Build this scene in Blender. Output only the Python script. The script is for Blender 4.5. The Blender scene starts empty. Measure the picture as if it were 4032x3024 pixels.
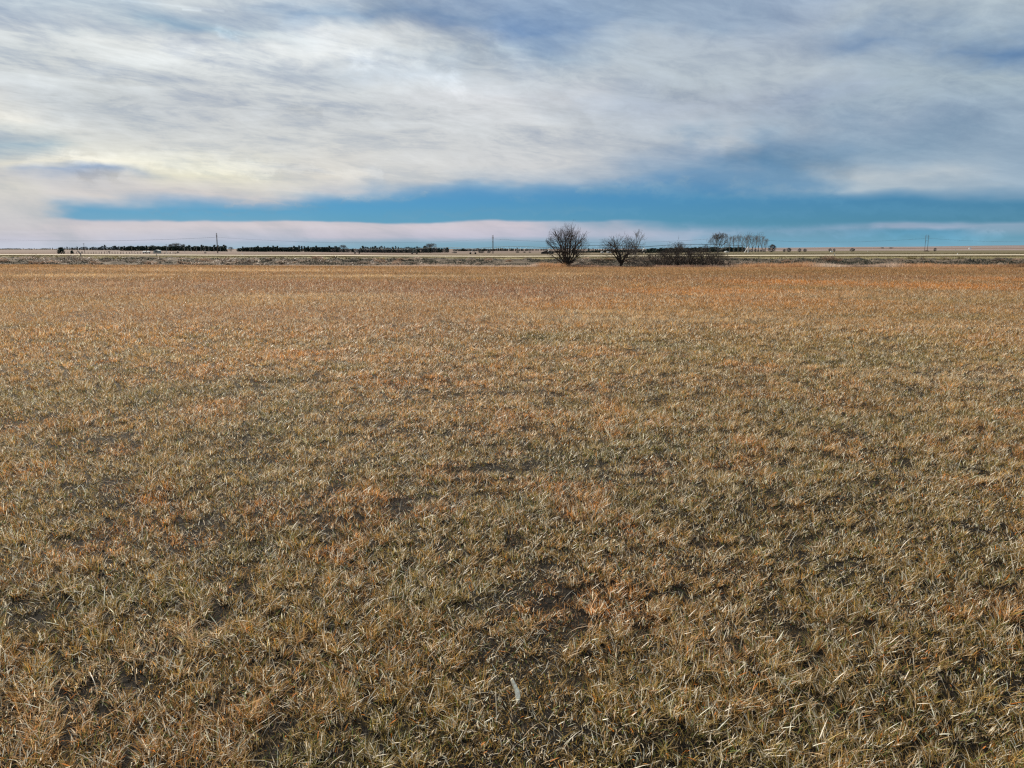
import bpy, math, random
import numpy as np
from mathutils import Vector, Matrix
from mathutils.kdtree import KDTree

random.seed(7)
RNG = np.random.default_rng(11)
scene = bpy.context.scene
COL = scene.collection

# ------------------------------------------------------------------ camera
F, CX, CY, HROW = 3000.0, 2016.0, 1512.0, 978.0
PITCH = math.atan((CY - HROW) / F)
CP, SP = math.cos(PITCH), math.sin(PITCH)
EYE = 1.6
cam_d = bpy.data.cameras.new("camera")
cam_d.sensor_width = 36.0
cam_d.lens = 36.0 * F / 4032.0
cam_d.clip_start = 0.05
cam_d.clip_end = 30000
cam = bpy.data.objects.new("camera", cam_d)
COL.objects.link(cam)
cam.location = (0, 0, EYE)
cam.rotation_euler = (math.radians(90) - PITCH, 0, 0)
scene.camera = cam

scene.view_settings.view_transform = 'Standard'
scene.view_settings.look = 'None'
scene.view_settings.gamma = 1
scene.view_settings.use_curve_mapping = False
scene.view_settings.exposure = 0.6
scene.cycles.max_bounces = 6
scene.cycles.diffuse_bounces = 3
scene.cycles.glossy_bounces = 2
scene.cycles.transmission_bounces = 3
scene.cycles.use_adaptive_sampling = True
scene.cycles.filter_width = 1.3 if hasattr(scene.cycles, 'filter_width') else 1.5
scene.cycles.use_denoising = False


def srgb(r, g, b):
    def f(c):
        c /= 255.0
        return c / 12.92 if c <= .04045 else ((c + .055) / 1.055) ** 2.4
    return (f(r), f(g), f(b))


# ------------------------------------------------------------------ noise
def _hash(ix, iy, seed):
    h = (ix.astype(np.int64) * 374761393 + iy.astype(np.int64) * 668265263 + seed * 2147483647) & 0xFFFFFFFF
    h = ((h ^ (h >> 13)) * 1274126177) & 0xFFFFFFFF
    h = (h ^ (h >> 16)) & 0xFFFFFFFF
    return h.astype(np.float64) / 4294967295.0


def vnoise(x, y, seed=0):
    ix = np.floor(x); iy = np.floor(y)
    fx = x - ix; fy = y - iy
    fx = fx * fx * (3 - 2 * fx); fy = fy * fy * (3 - 2 * fy)
    a = _hash(ix, iy, seed); b = _hash(ix + 1, iy, seed)
    c = _hash(ix, iy + 1, seed); d = _hash(ix + 1, iy + 1, seed)
    return (a * (1 - fx) + b * fx) * (1 - fy) + (c * (1 - fx) + d * fx) * fy


def fbm(x, y, scale, seed=0, octv=3):
    x = np.asarray(x, float) / scale; y = np.asarray(y, float) / scale
    s = 0; a = 1; t = 0
    for o in range(octv):
        s = s + a * vnoise(x + 17.3 * o, y - 9.1 * o, seed + o * 31)
        t += a; a *= .5; x = x * 2.03; y = y * 2.03
    return s / t


# ------------------------------------------------------------------ terrain
TCOL = np.array([0, 600, 1100, 1600, 2016, 2500, 3000, 3500, 4032], float)
TAB = {
    110: [1043, 1045, 1048, 1051, 1053, 1054, 1054.5, 1055, 1055.5],
    117: [1060, 1062, 1066, 1068, 1070, 1070, 1070, 1070, 1070],
    124: [1046, 1049, 1052, 1055, 1058, 1058, 1056, 1054, 1054],
    138: [1015, 1017, 1018, 1019, 1020, 1019, 1019, 1021, 1021],
    150: [1011, 1012, 1013.5, 1014.5, 1015.5, 1014, 1012.5, 1012, 1012],
    185: [1005, 1007, 1008.2, 1011.2, 1012.2, 1011, 1009, 1007.8, 1006.8],
    193: [1001.8, 1003.6, 1004.8, 1007.6, 1008.6, 1007.2, 1005, 1003.8, 1002.8],
    215: [1001, 1002.6, 1003.2, 1005.5, 1006.2, 1004.5, 1002.3, 1001, 1000],
    500: [997, 999, 1000, 1001, 1001, 998, 993, 991, 990],
    820: [991, 995, 997, 999, 998, 996, 991, 988.5, 987.5],
    1100: [984, 987.5, 991.5, 996, 991, 990, 987, 985, 984],
    1600: [982, 985, 987, 989, 988, 987, 982, 979, 978],
    3000: [980.5, 982, 983, 984, 983, 982, 975.2, 971.5, 966],
    9000: [979.8, 980, 980, 980, 980, 980, 980, 980, 980],
}
TY = np.array(sorted(TAB), float)


def z_of_row(row, Y):
    k = (row - CY) / F              # tan below the optical axis
    # row = CY - F*((z-e)*CP + Y*SP)/(Y*CP-(z-e)*SP)
    # -k = (q*CP+Y*SP)/(Y*CP-q*SP) ; q=z-e
    q = Y * (-k * CP - SP) / (CP - k * SP)
    return EYE + q


TZ = np.array([[z_of_row(r, y) for r in TAB[int(y)]] for y in TY])


def H(X, Y):
    X = np.asarray(X, float); Y = np.asarray(Y, float)
    X, Y = np.broadcast_arrays(X, Y)
    px = CX + F / CP * X / np.maximum(Y, 30)
    Yc = np.clip(Y, 40, 8999)
    # z at each Y row for this column
    ycl = np.concatenate([[40.0], TY])
    idx = np.clip(np.searchsorted(ycl, Yc, side='right') - 1, 0, len(ycl) - 2)
    f = (Yc - ycl[idx]) / (ycl[idx + 1] - ycl[idx])
    zt = np.vstack([np.zeros(len(TCOL)), TZ])
    ci = np.clip(np.searchsorted(TCOL, px, side='right') - 1, 0, len(TCOL) - 2)
    cf = np.clip((px - TCOL[ci]) / (TCOL[ci + 1] - TCOL[ci]), 0, 1)
    cf = cf * cf * (3 - 2 * cf)
    z0 = zt[idx, ci] * (1 - cf) + zt[idx, ci + 1] * cf
    z1 = zt[idx + 1, ci] * (1 - cf) + zt[idx + 1, ci + 1] * cf
    z = z0 * (1 - f) + z1 * f
    first = idx == 0
    z = np.where(first, z1 * f ** 1.6, z)
    amp = np.clip(1 - Y / 70, 0, 1)
    z = z + amp * (0.05 * (fbm(X, Y, 2.2, 5) - .5) + .06 * (fbm(X, Y, .45, 9) - .5))
    return z


def row_of(X, Y, Z):
    q = Z - EYE
    return CY - F * (q * CP + Y * SP) / (Y * CP - q * SP)


def X_of(px, Y, Z=None):
    if Z is None:
        Z = 0.0
        for _ in range(4):
            X = (px - CX) / F * (Y * CP - (Z - EYE) * SP)
            Z = float(H(X, Y))
    return (px - CX) / F * (Y * CP - (Z - EYE) * SP)


def ground_at(px, Y):
    X = X_of(px, Y)
    return Vector((X, Y, float(H(X, Y))))


def at_row(px, row, ylo, yhi):
    """the ground point seen at this photo pixel between two distances"""
    Ys = np.linspace(ylo, yhi, 400)
    X = (px - CX) / F * (Ys * CP + EYE * SP)
    Z = H(X, Ys)
    i = int(np.argmin(np.abs(row_of(X, Ys, Z) - row)))
    return ground_at(px, float(Ys[i]))


def m_per_px(Y):
    return Y * CP / F


# ------------------------------------------------------------------ mesh helpers
def mesh_from(name, co, tris=None, faces=None, col=None, smooth=False):
    me = bpy.data.meshes.new(name)
    if tris is not None:
        co = np.ascontiguousarray(co, np.float32); tris = np.ascontiguousarray(tris, np.int32)
        k = tris.shape[1]
        me.vertices.add(len(co)); me.vertices.foreach_set('co', co.ravel())
        me.loops.add(tris.size); me.loops.foreach_set('vertex_index', tris.ravel())
        me.polygons.add(len(tris))
        me.polygons.foreach_set('loop_start', np.arange(0, tris.size, k, dtype=np.int32))
        if smooth:
            me.polygons.foreach_set('use_smooth', np.ones(len(tris), bool))
        me.update(calc_edges=True)
    else:
        me.from_pydata([tuple(c) for c in co], [], faces)
        me.update()
    if col is not None:
        a = me.attributes.new('col', 'FLOAT_COLOR', 'POINT')
        c4 = np.ones((len(col), 4), np.float32); c4[:, :3] = col
        a.data.foreach_set('color', c4.ravel())
    return me


def add(name, me, mat=None, parent=None, loc=None, label=None, cat=None, group=None, kind=None):
    o = bpy.data.objects.new(name, me)
    COL.objects.link(o)
    if mat is not None and me is not None and len(me.materials) == 0:
        me.materials.append(mat)
    if parent is not None:
        o.parent = parent
    if loc is not None:
        o.location = loc
    tag(o, label, cat, group, kind)
    return o


def tag(o, label=None, cat=None, group=None, kind=None):
    if label: o['label'] = label
    if cat: o['category'] = cat
    if group: o['group'] = group
    if kind: o['kind'] = kind


def copy_thing(o, loc, rz=0.0, scale=(1, 1, 1), label=None, group=None):
    c = o.copy(); COL.objects.link(c)
    c.location = loc; c.rotation_euler = (0, 0, rz); c.scale = scale
    if label: c['label'] = label
    if group: c['group'] = group
    elif 'group' in c: del c['group']
    for ch in o.children:
        d = ch.copy(); COL.objects.link(d); d.parent = c
        for g in ch.children:
            e = g.copy(); COL.objects.link(e); e.parent = d
    return c


class MB:
    def __init__(s): s.v = []; s.f = []

    def box(s, c, d, rz=0.0):
        x, y, z = c; a, b, h = d[0] / 2, d[1] / 2, d[2] / 2
        i = len(s.v); cr, sr = math.cos(rz), math.sin(rz)
        for dz in (-h, h):
            for dx, dy in ((-a, -b), (a, -b), (a, b), (-a, b)):
                s.v.append((x + dx * cr - dy * sr, y + dx * sr + dy * cr, z + dz))
        for q in ((0, 3, 2, 1), (4, 5, 6, 7), (0, 1, 5, 4), (1, 2, 6, 5), (2, 3, 7, 6), (3, 0, 4, 7)):
            s.f.append(tuple(i + k for k in q))
        return s

    def tube(s, p, q, r0, r1, n=6):
        p = Vector(p); q = Vector(q); d = q - p
        if d.length < 1e-6: return s
        d.normalize()
        u = d.cross(Vector((0, 0, 1)))
        if u.length < .05: u = d.cross(Vector((1, 0, 0)))
        u.normalize(); w = d.cross(u)
        i = len(s.v)
        for c, r in ((p, r0), (q, r1)):
            for k in range(n):
                a = 2 * math.pi * k / n
                s.v.append(tuple(c + u * (math.cos(a) * r) + w * (math.sin(a) * r)))
        for k in range(n):
            s.f.append((i + k, i + (k + 1) % n, i + n + (k + 1) % n, i + n + k))
        s.f.append(tuple(i + n + k for k in range(n)))
        s.f.append(tuple(i + n - 1 - k for k in range(n)))
        return s

    def path(s, pts, r, n=5):
        for a, b in zip(pts[:-1], pts[1:]):
            s.tube(a, b, r, r, n)
        return s

    def prism(s, prof, y0, y1):
        """profile in x,z extruded along y"""
        i = len(s.v); n = len(prof)
        for y in (y0, y1):
            for x, z in prof: s.v.append((x, y, z))
        for k in range(n):
            s.f.append((i + k, i + (k + 1) % n, i + n + (k + 1) % n, i + n + k))
        s.f.append(tuple(i + n - 1 - k for k in range(n))); s.f.append(tuple(i + n + k for k in range(n)))
        return s

    def mesh(s, name): return mesh_from(name, s.v, faces=s.f)

    def build(s, name, mat, parent=None, **k):
        return add(name, s.mesh(name), mat, parent, **k)


# ------------------------------------------------------------------ materials
def new_mat(name):
    m = bpy.data.materials.new(name); m.use_nodes = True
    nt = m.node_tree; nt.nodes.clear()
    out = nt.nodes.new('ShaderNodeOutputMaterial')
    return m, nt, out


def simple_mat(name, rgb, rough=.8, var=.25, scale=3.0, metal=0.0, spec=.3):
    m, nt, out = new_mat(name)
    b = nt.nodes.new('ShaderNodeBsdfPrincipled')
    tc = nt.nodes.new('ShaderNodeTexCoord'); n = nt.nodes.new('ShaderNodeTexNoise')
    n.inputs['Scale'].default_value = scale; n.inputs['Detail'].default_value = 4
    r = nt.nodes.new('ShaderNodeValToRGB')
    r.color_ramp.elements[0].position = .3; r.color_ramp.elements[1].position = .7
    r.color_ramp.elements[0].color = (*[c * (1 - var) for c in rgb], 1)
    r.color_ramp.elements[1].color = (*[min(1, c * (1 + var)) for c in rgb], 1)
    nt.links.new(tc.outputs['Object'], n.inputs['Vector'])
    nt.links.new(n.outputs['Fac'], r.inputs['Fac'])
    nt.links.new(r.outputs['Color'], b.inputs['Base Color'])
    b.inputs['Roughness'].default_value = rough
    b.inputs['Metallic'].default_value = metal
    b.inputs['Specular IOR Level'].default_value = spec
    nt.links.new(b.outputs[0], out.inputs['Surface'])
    return m


def leaf_mat(name, trans=.35, rough=.45, spec=.5):
    m, nt, out = new_mat(name)
    a = nt.nodes.new('ShaderNodeAttribute'); a.attribute_name = 'col'
    b = nt.nodes.new('ShaderNodeBsdfPrincipled')
    b.inputs['Roughness'].default_value = rough
    b.inputs['Specular IOR Level'].default_value = spec
    if name == 'dry_grass':      # pale blades that act as glints get more specular than brown ones
        bw = nt.nodes.new('ShaderNodeRGBToBW'); mr = nt.nodes.new('ShaderNodeMapRange')
        mr.inputs[1].default_value = .3; mr.inputs[2].default_value = .75; mr.inputs[3].default_value = .06; mr.inputs[4].default_value = .9
        nt.links.new(a.outputs['Color'], bw.inputs[0]); nt.links.new(bw.outputs[0], mr.inputs[0]); nt.links.new(mr.outputs[0], b.inputs['Specular IOR Level'])
    t = nt.nodes.new('ShaderNodeBsdfTranslucent')
    mx = nt.nodes.new('ShaderNodeMixShader'); mx.inputs[0].default_value = trans
    nt.links.new(a.outputs['Color'], b.inputs['Base Color'])
    nt.links.new(a.outputs['Color'], t.inputs['Color'])
    nt.links.new(b.outputs[0], mx.inputs[1]); nt.links.new(t.outputs[0], mx.inputs[2])
    nt.links.new(mx.outputs[0], out.inputs['Surface'])
    return m


def attr_ground_mat(name):
    """colour attribute broken up by two scales of procedural noise"""
    m, nt, out = new_mat(name)
    a = nt.nodes.new('ShaderNodeAttribute'); a.attribute_name = 'col'
    b = nt.nodes.new('ShaderNodeBsdfPrincipled')
    b.inputs['Roughness'].default_value = .95; b.inputs['Specular IOR Level'].default_value = .1
    tc = nt.nodes.new('ShaderNodeTexCoord')
    mp = nt.nodes.new('ShaderNodeMapping'); mp.inputs['Scale'].default_value = (.25, 1.0, 1.0)
    n1 = nt.nodes.new('ShaderNodeTexNoise'); n1.inputs['Scale'].default_value = .12; n1.inputs['Detail'].default_value = 6
    n2 = nt.nodes.new('ShaderNodeTexNoise'); n2.inputs['Scale'].default_value = 14; n2.inputs['Detail'].default_value = 5
    nt.links.new(tc.outputs['Object'], mp.inputs['Vector'])
    nt.links.new(mp.outputs[0], n1.inputs['Vector']); nt.links.new(tc.outputs['Object'], n2.inputs['Vector'])
    mr = nt.nodes.new('ShaderNodeMapRange'); mr.inputs[1].default_value = .3; mr.inputs[2].default_value = .7
    mr.inputs[3].default_value = .72; mr.inputs[4].default_value = 1.28
    mr2 = nt.nodes.new('ShaderNodeMapRange'); mr2.inputs[1].default_value = .3; mr2.inputs[2].default_value = .7
    mr2.inputs[3].default_value = .65; mr2.inputs[4].default_value = 1.3
    nt.links.new(n1.outputs['Fac'], mr.inputs[0]); nt.links.new(n2.outputs['Fac'], mr2.inputs[0])
    mu = nt.nodes.new('ShaderNodeMath'); mu.operation = 'MULTIPLY'
    nt.links.new(mr.outputs[0], mu.inputs[0]); nt.links.new(mr2.outputs[0], mu.inputs[1])
    vm = nt.nodes.new('ShaderNodeVectorMath'); vm.operation = 'SCALE'
    nt.links.new(a.outputs['Color'], vm.inputs[0]); nt.links.new(mu.outputs[0], vm.inputs['Scale'])
    nt.links.new(vm.outputs[0], b.inputs['Base Color'])
    bp = nt.nodes.new('ShaderNodeBump'); bp.inputs['Strength'].default_value = .6; bp.inputs['Distance'].default_value = .05
    nt.links.new(n2.outputs['Fac'], bp.inputs['Height']); nt.links.new(bp.outputs[0], b.inputs['Normal'])
    nt.links.new(b.outputs[0], out.inputs['Surface'])
    return m


M = dict(
    ground=attr_ground_mat('ground_soil'),
    grass=leaf_mat('dry_grass', .45, .5, .28),
    weeds=leaf_mat('dry_weeds', .3, .6, .3),
    needles=leaf_mat('evergreen_needles', .08, .7, .2),
    bark=simple_mat('dark_bark', (.035, .028, .024), .9, .4, 6),
    twig=simple_mat('bare_twigs', (.065, .05, .042), .85, .4, 2),
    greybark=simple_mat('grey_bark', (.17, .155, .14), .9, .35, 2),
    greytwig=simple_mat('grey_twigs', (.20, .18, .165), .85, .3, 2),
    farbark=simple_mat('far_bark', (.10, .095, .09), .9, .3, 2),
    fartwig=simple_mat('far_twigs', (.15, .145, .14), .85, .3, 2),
    road=simple_mat('pale_gravel', (.46, .40, .30), .95, .12, .4),
    pole=simple_mat('weathered_pole_wood', (.10, .075, .06), .9, .3, 1.5),
    palepole=simple_mat('pale_pole_wood', (.33, .34, .34), .85, .2, 1.5),
    steel=simple_mat('galvanised_steel', (.30, .32, .33), .45, .15, 2, .6, .5),
    darksteel=simple_mat('dull_pipe_steel', (.10, .13, .14), .5, .2, 1, .4, .5),
    white=simple_mat('white_paint', (.75, .75, .73), .5, .06, 2),
    shed=simple_mat('grey_sheet_metal', (.30, .34, .34), .6, .15, 3, .2),
    dark=simple_mat('dark_wood', (.03, .028, .027), .8, .3, 3),
    rubber=simple_mat('tyre_rubber', (.02, .02, .02), .8, .2, 5),
    glass=simple_mat('dark_glass', (.03, .04, .05), .15, .1, 2, 0, .6),
    cable=simple_mat('power_cable', (.12, .13, .15), .6, .1, 1),
    husk=simple_mat('bleached_husk', (.88, .76, .62), .5, .3, 120),
)

# ------------------------------------------------------------------ field colours (albedo)
OLIVE = np.array([.42, .295, .095]); GREYG = np.array([.33, .265, .115]); BROWN = np.array([.50, .305, .125])
RED = np.array([.35, .185, .12]); ORANGE = np.array([.60, .28, .085]); STRAW = np.array([.68, .50, .31])
GREEN = np.array([.15, .145, .055]); PALE = np.array([.88, .78, .60])


def flat_pt(px, row):
    """field point below a photo pixel"""
    if row > 1101:
        k = (row - CY) / F
        t = (k * CP + SP) / (CP - k * SP)
        Y = EYE / t
    else:
        Y = at_row(px, row, 38, 109).y
    return X_of(px, Y, 0 if Y < 40 else None), Y


# (px, row, half width px, half height rows, tone, strength)
PATCH = [
    (3100, 1112, 330, 10, ORANGE, .9), (3720, 1128, 330, 13, ORANGE, .95), (2750, 1148, 420, 16, ORANGE, .85),
    (2250, 1196, 260, 22, ORANGE, .6), (3000, 1190, 400, 18, ORANGE, .5), (3950, 1100, 200, 10, ORANGE, .6),
    (1950, 1150, 420, 30, RED, .8), (900, 1120, 700, 18, RED, .6), (2500, 1100, 500, 8, RED, .4),
    (900, 1240, 900, 45, RED, .45), (1700, 1300, 400, 60, RED, .35),
    (2450, 1262, 380, 9, STRAW, .8), (2250, 1232, 300, 8, STRAW, .6), (3000, 1262, 300, 8, STRAW, .6),
    (3900, 1490, 260, 45, STRAW, .7), (3400, 1470, 300, 20, STRAW, .4), (1200, 1167, 380, 6, STRAW, .7),
    (1450, 1088, 350, 4, STRAW, .8), (300, 1085, 400, 5, STRAW, .8), (1000, 1066, 500, 4, STRAW, .7),
    (600, 1058, 700, 3, STRAW, .5), (3720, 1290, 320, 16, STRAW, .5), (2200, 1080, 200, 4, STRAW, .5), (250, 1140, 350, 6, STRAW, .4),
    (2130, 1332, 130, 9, GREEN, .9), (2600, 1362, 130, 15, GREEN, .7), (3350, 1248, 120, 5, GREEN, .7),
    (350, 1570, 520, 60, GREYG, .8), (950, 1530, 300, 40, GREYG, .7), (3300, 1640, 420, 90, GREYG, .6),
    (2850, 2020, 420, 110, GREYG, .6), (3300, 1360, 500, 60, GREYG, .5), (2450, 1330, 500, 40, GREYG, .5),
    (1100, 1700, 260, 50, GREYG, .7), (2550, 1560, 250, 50, GREYG, .6), (3700, 2100, 500, 250, GREYG, .5),
    (3400, 2750, 800, 350, GREYG, .6), (900, 2700, 500, 200, BROWN, .35), (3750, 1250, 200, 8, GREYG, .6), (3550, 1180, 200, 6, GREYG, .5),
    (1200, 1405, 140, 24, ORANGE, .75), (850, 1605, 120, 34, ORANGE, .8), (1560, 1520, 45, 12, ORANGE, .9),
    (2950, 1458, 60, 12, ORANGE, .8), (2480, 2100, 45, 40, ORANGE, .9), (600, 1960, 70, 45, ORANGE, .8),
    (120, 1850, 130, 40, ORANGE, .6), (2950, 1750, 60, 30, ORANGE, .7), (750, 2160, 90, 50, ORANGE, .5),
    (2400, 1600, 70, 30, ORANGE, .6), (3300, 1590, 90, 40, ORANGE, .5), (1430, 1960, 130, 60, ORANGE, .55),
    (1950, 1700, 120, 40, ORANGE, .4), (2200, 1720, 100, 50, ORANGE, .45), (2420, 1540, 70, 20, ORANGE, .4),
    (300, 2750, 160, 120, STRAW, .6), (600, 2550, 130, 60, STRAW, .7), (750, 2530, 60, 40, STRAW, .7),
    (100, 2560, 100, 50, ORANGE, .4), (3550, 2620, 120, 80, BROWN, .5), (1400, 2350, 120, 60, ORANGE, .4),
]
PW = []
for (px, row, hw, hh, tone, s) in PATCH:
    x, y = flat_pt(px, row)
    _, y0 = flat_pt(px, row + hh); _, y1 = flat_pt(px, max(row - hh, 1048))
    PW.append((x, y, max(.03, hw * m_per_px(y)), max(.05, abs(y1 - y0) / 2), tone, s))

BARE = []
for (px, row, hw, hh, s) in [(1240, 2060, 170, 30, .9), (1420, 2090, 70, 25, .9), (900, 2290, 90, 25, .9), (1240, 2280, 70, 22, .8),
                             (1180, 2330, 90, 20, .6), (200, 2500, 60, 25, .8), (280, 2560, 90, 25, .8), (1590, 2830, 80, 30, .9),
                             (1850, 2650, 70, 30, .8), (2400, 2600, 130, 40, .7), (2050, 2870, 110, 50, .7), (3050, 2080, 70, 25, .7),
                             (3800, 2880, 90, 50, .8), (3150, 2900, 120, 40, .7), (520, 2700, 70, 30, .7), (3580, 2580, 60, 25, .7),
                             (1100, 2500, 70, 30, .6), (2650, 2900, 90, 40, .7), (2300, 2450, 60, 25, .6), (360, 2080, 60, 18, .6),
                             (2900, 1350, 120, 5, .5), (1350, 2640, 60, 30, .6), (600, 2890, 70, 40, .7), (60, 2300, 60, 20, .6)]:
    x, y = flat_pt(px, row)
    _, y0 = flat_pt(px, row + hh); _, y1 = flat_pt(px, row - hh)
    BARE.append((x, y, hw * m_per_px(y) * .6, abs(y1 - y0) / 2 * .6, s * .75))


def ell(X, Y, x, y, a, b, wob):
    r = ((X - x) / a) ** 2 + ((Y - y) / b) ** 2
    return np.exp(-np.clip(r * wob, 0, 40) ** 1.3 * .8)


def bare_at(X, Y):
    wob = .5 + fbm(X, Y, .12, 77)
    g = np.zeros_like(X)
    for (x, y, a, b, s) in BARE:
        g = np.maximum(g, s * ell(X, Y, x, y, a, b, wob))
    n = fbm(X, Y, .13, 61, 2)
    g = np.maximum(g, .9 * np.clip((n - .66) / .08, 0, 1) * np.clip(1.25 - Y / 16, 0, 1))
    return g


def field_col(X, Y):
    n = len(X)
    t = np.clip((Y - 2.2) / 7, 0, 1)[:, None]
    base = OLIVE * (1 - t) + BROWN * t
    m = fbm(X, Y, 1.1, 3, 3)[:, None]
    base = base * (1 - .9 * np.clip((m - .5) * 4, 0, 1)) + (BROWN * .95) * .9 * np.clip((m - .5) * 4, 0, 1)
    m2 = np.clip((fbm(X * .5, Y, 2.6, 8, 3) - .53) * 6, 0, 1)[:, None]
    base = base * (1 - .5 * m2) + GREYG * .5 * m2
    m3 = np.clip((fbm(X * .35, Y, 7, 21, 3) - .5) * 5, 0, 1)[:, None] * np.clip((Y - 10) / 20, 0, 1)[:, None]
    base = base * (1 - .6 * m3) + RED * .6 * m3
    m4 = np.clip((fbm(X * .22, Y, 4.5, 44, 4) - .53) * 7, 0, 1)[:, None] * np.clip((Y - 14) / 20, 0, 1)[:, None]
    base = base * (1 - .6 * m4) + STRAW * .6 * m4
    m5 = np.clip((fbm(X, Y, .45, 52, 3) - .60) * 8, 0, 1)[:, None] * np.clip(1.8 - Y / 14, 0, 1)[:, None]
    m6 = np.clip((fbm(X, Y, .55, 57, 3) - .58) * 8, 0, 1)[:, None] * np.clip(1.8 - Y / 12, 0, 1)[:, None]
    base = base * (1 - .6 * m6) + GREEN * 1.5 * .6 * m6
    base = base * (1 - .65 * m5) + ORANGE * .65 * m5
    far = np.clip((Y - 16) / 30, 0, 1)[:, None]
    base = base * (1 - .6 * far) + np.array([.24, .148, .098]) * .6 * far
    wob = .55 + .9 * fbm(X, Y, 1.5, 70, 4)
    wobn = .55 + .9 * fbm(X, Y, .25, 71, 3)
    wob = np.where(Y < 12, wobn, wob)
    base = base * (1 + .12 * np.clip((Y - 4) / 6, 0, 1) * np.clip((22 - Y) / 8, 0, 1))[:, None]
    for (x, y, a, b, tone, s) in PW:
        w = (s * ell(X, Y, x, y, a, b, wob))[:, None]
        base = base * (1 - w) + tone * w
    return base


# ------------------------------------------------------------------ blades
def blades(P, h, w, az, lean, curl, face, col, K=3):
    """P (n,3); each blade a bent tapering strip of K segments"""
    n = len(P)
    dirx, diry = np.cos(az), np.sin(az)
    fx, fy = np.cos(face), np.sin(face)
    rows = []
    for k in range(K + 1):
        s = k / K
        out = h * (lean * s + curl * s * s)
        up = h * (np.sqrt(np.clip(1 - (lean * .8) ** 2, .05, 1)) * s - .45 * curl * s * s * s)
        c = P + np.stack([dirx * out, diry * out, up], 1)
        if k == K:
            rows.append(c)
        else:
            ww = w * (.75 + .5 * s if s < .5 else (1.35 - .9 * s)) * .5
            off = np.stack([fx * ww, fy * ww, np.zeros(n)], 1)
            rows.append(c - off); rows.append(c + off)
    V = np.stack(rows, 1)                   # n, 2K+1, 3
    nv = 2 * K + 1
    base = (np.arange(n) * nv)[:, None]
    T = []
    for k in range(K - 1):
        T.append(base + np.array([2 * k, 2 * k + 1, 2 * k + 3])); T.append(base + np.array([2 * k, 2 * k + 3, 2 * k + 2]))
    T.append(base + np.array([2 * K - 2, 2 * K - 1, 2 * K]))
    T = np.concatenate(T, 0)
    C = np.repeat(col[:, None, :], nv, 1)
    return V.reshape(-1, 3), T, C.reshape(-1, 3)


def merge(parts):
    vs, ts, cs = [], [], []; o = 0
    for v, t, c in parts:
        vs.append(v); ts.append(t + o); cs.append(c); o += len(v)
    return np.concatenate(vs), np.concatenate(ts), np.concatenate(cs)


def scatter(y0, y1, dens, spread=.76, near=.5):
    """uniform scatter over the view wedge (a little wider than the frame)"""
    area = spread * (y1 ** 2 - y0 ** 2) + 2 * near * (y1 - y0)
    n = int(area * dens)
    u = RNG.random(n * 2)
    Y = y0 + (y1 - y0) * RNG.random(n * 2)
    keep = u < (spread * Y + near) / (spread * y1 + near)
    Y = Y[keep][:n]
    X = (RNG.random(len(Y)) * 2 - 1) * (spread * Y + near)
    return X, Y


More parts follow.
